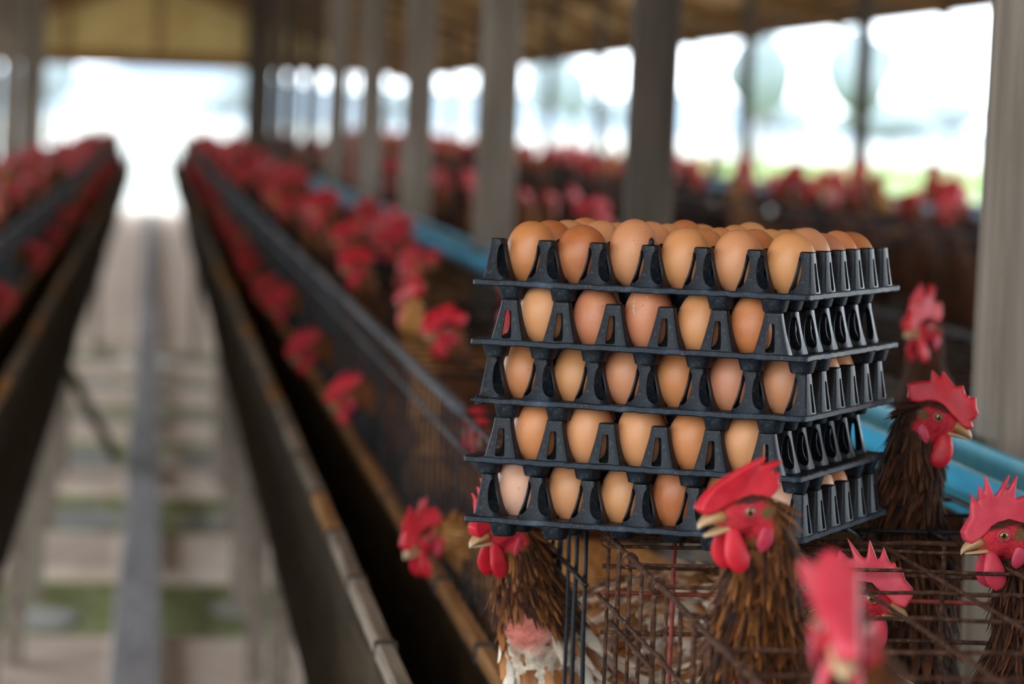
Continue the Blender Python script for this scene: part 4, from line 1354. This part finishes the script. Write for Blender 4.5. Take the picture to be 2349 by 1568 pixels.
# 6 - hen reaching out under the left end of the trays
build_hen('hen', 'hen reaching out left of the black cage, head half hidden by the bottom tray', NEARG, (0.327, 3.50, 1.131), (-0.78, -0.45, -0.43),
          [(0.352, 3.52, 1.090, 0.029), (0.368, 3.54, 1.045, 0.038), (0.392, 3.57, 0.99, 0.048), (0.44, 3.60, 0.93, 0.065)],
          [((0.53, 3.62, 0.90), (0.15, 0.085, 0.09), math.pi, 0.2)], COMB_A, -0.008, 0.0, 0.05, 0.0028, 'chestnut', 16, (1300, 700), breast=(1.03, (0.66, 0.54, 0.42)), bare=((0.350, 3.502, 1.035), 0.034), zneck=1.045)
# 7 - hen leaning over the trough
build_hen('hen', 'blurred hen leaning over the feed trough with its comb tilted forward', NEARG, (0.338, 4.60, 1.0), (-0.66, -0.35, -0.66),
          [(0.372, 4.63, 0.998, 0.026), (0.42, 4.66, 0.975, 0.036), (0.46, 4.68, 0.94, 0.055)],
          [((0.55, 4.70, 0.90), (0.14, 0.08, 0.09), math.pi, 0.1)], COMB_A, 0.006, 0.0, 0.0, 0.0035, 'light', 17, (400, 0))
# 8 - blurred hen facing the camera in the rear bank
build_hen('hen', 'blurred hen with tall upright comb facing the camera, right of the egg stack', NEARG, (0.979, 4.80, 1.262), (-0.72, -0.62, -0.30),
          [(0.992, 4.84, 1.21, 0.027), (1.01, 4.87, 1.15, 0.04), (1.06, 4.90, 1.05, 0.06)],
          [((1.14, 4.92, 0.93), (0.14, 0.085, 0.095), math.pi, 0.3)], COMB_A, 0.002, 0.0, 0.0, 0.0035, 'dark', 18, (0, 0), comb_k=1.1)
# 9 - orange-brown hen cut by the right edge
build_hen('hen', 'orange-brown hen cut off by the right edge beyond the blue gutter', NEARG, (1.045, 4.30, 1.243), (0.95, -0.25, -0.15),
          [(1.018, 4.31, 1.215, 0.028), (1.012, 4.32, 1.17, 0.036), (1.05, 4.36, 1.09, 0.055)],
          [((1.16, 4.38, 0.97), (0.14, 0.09, 0.10), 0.3, -0.3)], COMB_A, 0.0, 0.0, 0.0, 0.0035, 'light', 19, (0, 0))
# 10 - hen whose comb shows under the trays
build_hen('hen', 'dark hen under the egg trays with only its comb showing above the wires', NEARG, (0.585, 3.37, 1.100), (-0.92, -0.2, -0.3),
          [(0.61, 3.38, 1.075, 0.027), (0.615, 3.40, 1.02, 0.04)],
          [((0.60, 3.44, 0.92), (0.14, 0.08, 0.09), 0.7, 0.2)], COMB_B, 0.004, 0.0, 0.0, 0.0035, 'dark', 20, (300, 0), comb_mat='comb_pink')
# 11 - worn, pale hen body inside the cages
build_hen('hen', 'worn hen with cream and brown feathers crouching low in the rusty cage', NEARG, (0.70, 2.62, 1.02), (0.85, -0.4, -0.3),
          [(0.675, 2.65, 0.99, 0.028), (0.65, 2.70, 0.97, 0.045)],
          [((0.56, 3.03, 0.975), (0.19, 0.085, 0.095), -0.8, -0.05), ((0.60, 2.84, 0.955), (0.16, 0.08, 0.085), -0.9, 0.0)], COMB_A, 0.0, 0.0, 0.0, 0.0035, 'worn', 21, (200, 1500))
build_hen('hen', 'pale hen with ruffled cream plumage in the black cage', NEARG, (0.68, 3.98, 1.05), (0.9, 0.3, -0.3),
          [(0.655, 3.97, 1.01, 0.028), (0.62, 3.94, 0.985, 0.045)],
          [((0.53, 3.80, 0.955), (0.19, 0.095, 0.105), 0.7, -0.05)], COMB_A, 0.0, 0.0, 0.0, 0.0035, 'worn', 22, (200, 1300))

# ------------------------------------------------------------------ background hens: templates and copies
def template(seed, out, pal, turn):
    """at the origin, facing -x (towards an aisle on the left); cage floor at z=0"""
    if out:
        eye, fwd = (-0.085, 0, 0.24), (-0.75, 0.25 * turn, -0.6)
        nk = [(-0.045, 0, 0.25, 0.027), (0.0, 0, 0.225, 0.037), (0.06, 0, 0.19, 0.055)]
    else:
        eye, fwd = (0.0, 0, 0.445), (-math.cos(turn), math.sin(turn), -0.35)
        nk = [(0.022 * math.cos(turn), -0.022 * math.sin(turn), 0.395, 0.027), (0.035, 0, 0.34, 0.037), (0.06, 0, 0.26, 0.055)]
    r = build_hen('hen', 'hen', 'hens', eye, fwd, nk, [((0.13, 0, 0.16), (0.14, 0.08, 0.09), math.pi, 0.3)], [COMB_A, COMB_B, COMB_C][seed % 3],
                  random.uniform(-0.012, 0.012), 0, 0, 0.0065, pal, seed, (0, 0), fine=False, base=(0, 0, 0), comb_k=1.12)
    return r
TEMPL = {'up': [template(31, False, 'chestnut', 0.0), template(32, False, 'light', 0.9), template(33, False, 'dark', -0.8), template(34, False, 'chestnut', -1.5)],
         'out': [template(41, True, 'chestnut', 0.0), template(42, True, 'light', 1.0)]}
ntri = {}
used = set()
def copy_hen(src, loc, rz, sc, label, group):
    if src.name not in used:
        used.add(src.name)
        r = src
        r.location = loc; r.rotation_euler = (0, 0, rz); r.scale = (sc,) * 3
        tag(r, label, 'hen', group)
        return r
    r = src.copy(); COL.objects.link(r)
    r.location = loc; r.rotation_euler = (0, 0, rz); r.scale = (sc,) * 3
    tag(r, label, 'hen', group)
    for ch in src.children:
        c = ch.copy(); COL.objects.link(c); c.parent = r
    return r
random.seed(77)
far = []
def place(x, y, z, rz, kind, label, group, limit):
    src = random.choice(TEMPL[kind])
    sc = random.uniform(0.95, 1.08)
    if y < limit: copy_hen(src, (x, y, z), rz, sc, label, group)
    else: far.append((src, (x, y, z), rz, sc))

# identifiable blurred hens in the right-hand row
for (x, y, zt, rz, ti_, lab) in [
        (0.425, 7.9, 1.200, 0.2, 0, 'blurred hen with pink comb above the grey cage rail, centre of the picture'),
        (0.440, 6.5, 1.195, -0.2, 1, 'blurred red-combed hen just left of the egg stack, above the cage rail'),
        (0.455, 5.9, 1.18, 0.4, 0, 'blurred hen with bright red face left of the second egg tray'),
        (0.70, 7.4, 1.20, -0.3, 2, 'blurred hen whose comb touches the top left corner of the egg stack'),
        (0.60, 6.4, 1.16, 0.1, 3, 'blurred hen with red wattles directly left of the topmost tray rim'),
        (1.92 - 0.35, 8.7, 1.20, 3.3, 2, 'blurred dark hen in shade between the egg stack and the right-hand post'),
        (0.98, 7.0, 1.20, 0.3, 0, 'blurred hen with its red comb just above the second top egg from the left')]:
    copy_hen(TEMPL['up'][ti_], (x, y, zt - 0.445), rz, 1.0, lab, 'hens in the right-hand row')
for (x, y, zt, rz, ti_, lab) in [
        (0.48, 4.55, 1.05, -0.3, 1, 'orange-brown hen behind the cage bars level with the fourth tray'),
        (0.49, 5.0, 1.04, 0.5, 1, 'orange-brown hen behind the cage bars level with the middle tray'),
        (0.47, 5.45, 1.06, 0.2, 3, 'chestnut hen low behind the cage bars above the trough')]:
    copy_hen(TEMPL['up'][ti_], (x, y, zt - 0.445), rz, 1.0, lab, 'hens low behind the cage bars')
L1 = 'blurred red-combed hen with raised head in the cages right of the aisle'
L2 = 'blurred hen reaching down to the feed trough right of the aisle'
L3 = 'blurred red-combed hen in the rear cages of the tray row'
L4 = 'blurred hen in the far right cages below the bright openings'
L5 = 'blurred red-combed hen with raised head in the cages left of the aisle'
L6 = 'blurred hen reaching down to the feed trough left of the aisle'
L7 = 'blurred hen in the outermost right cages before the bright openings'
def fill(xa, xb, y0, y1, step, kind, rz0, label, group, limit, zt=(1.16, 1.25)):
    y = y0
    while y < y1:
        z = (random.uniform(*zt) - 0.445) if kind == 'up' else FLOOR_Z + random.uniform(-0.03, 0.03)
        place(random.uniform(xa, xb), y, z, rz0 + random.uniform(-0.7, 0.7) * (1 if kind == 'up' else 0.4), kind, label, group, limit)
        y += step * random.uniform(0.6, 1.4)
fill(0.43, 0.50, 8.9, 50, 0.80, 'up', 0, L1, 'hens in the right-hand row', 21)
fill(0.55, 0.74, 8.3, 50, 0.48, 'up', 0, L1, 'hens in the right-hand row', 20)
fill(0.415, 0.43, 6.6, 40, 1.5, 'out', 0, L2, 'hens at the right-hand feed trough', 18)
fill(0.98, 1.40, 8.9, 50, 0.27, 'up', math.pi, L3, 'hens in the rear bank of the tray row', 19, (1.20, 1.29))
fill(2.32, 2.62, 9.5, 50, 0.20, 'up', 0, L4, 'hens in the far right row', 24, (1.26, 1.35))
fill(2.95, 3.25, 11.5, 50, 0.42, 'up', math.pi, L7, 'hens in the outermost right bank', 20, (1.27, 1.36))
fill(-0.50, -0.44, 7.0, 50, 0.75, 'up', math.pi, L5, 'hens in the left-hand row', 24)
fill(-0.75, -0.56, 7.5, 50, 0.62, 'up', math.pi, L5, 'hens in the left-hand row', 24)
fill(-0.45, -0.43, 7.5, 40, 1.9, 'out', math.pi, L6, 'hens at the left-hand feed trough', 20)
# the far remainder, joined
if far:
    parts = {}
    for src, loc, rz, sc in far:
        mt = np.array(Matrix.Translation(Vector(loc)) @ Matrix.Rotation(rz, 4, 'Z') @ Matrix.Diagonal((sc, sc, sc, 1)))
        for ch in src.children:
            nm = ch.name.split('.')[0]
            if nm not in ('body', 'comb', 'wattle'): continue
            parts.setdefault('body' if nm == 'body' else 'comb', []).append((ch.data, mt))
    root = empty('far_hens', (0, 20, 0))
    tag(root, 'far crowd of blurred hens filling the distant cages', 'hens', 'far hens', 'stuff')
    cache = {}
    for nm, lst in parts.items():
        vs, fs, cs = [], [], []
        nb = 0
        for me, mt in lst:
            if me.name not in cache:
                low = evaluated(me.copy(), [('DECIMATE', dict(ratio=0.12 if nm == 'body' else 0.3))])
                ca = low.color_attributes.get('col')
                cc = np.ones((len(low.vertices), 4), np.float32)
                if ca: ca.data.foreach_get('color', cc.ravel())
                cache[me.name] = (coords_of(low), [tuple(pl.vertices) for pl in low.polygons], cc[:, :3])
            p, f, cc = cache[me.name]
            w = (mt @ np.concatenate([p, np.ones((len(p), 1))], 1).T).T[:, :3] - np.array((0, 20, 0))
            vs.append(w); cs.append(cc)
            fs += [tuple(i + nb for i in q) for q in f]
            nb += len(p)
        me = mesh_of('far_' + nm, np.concatenate(vs), fs, True)
        if nm == 'body': set_cols(me, np.concatenate(cs))
        o = link('bodies' if nm == 'body' else 'combs', me, M['hen'] if nm == 'body' else M['comb'], root)
        o['kind'] = 'stuff'
print('HENS individual', len([o for o in bpy.data.objects if o.get('category') == 'hen']), 'far', len(far))
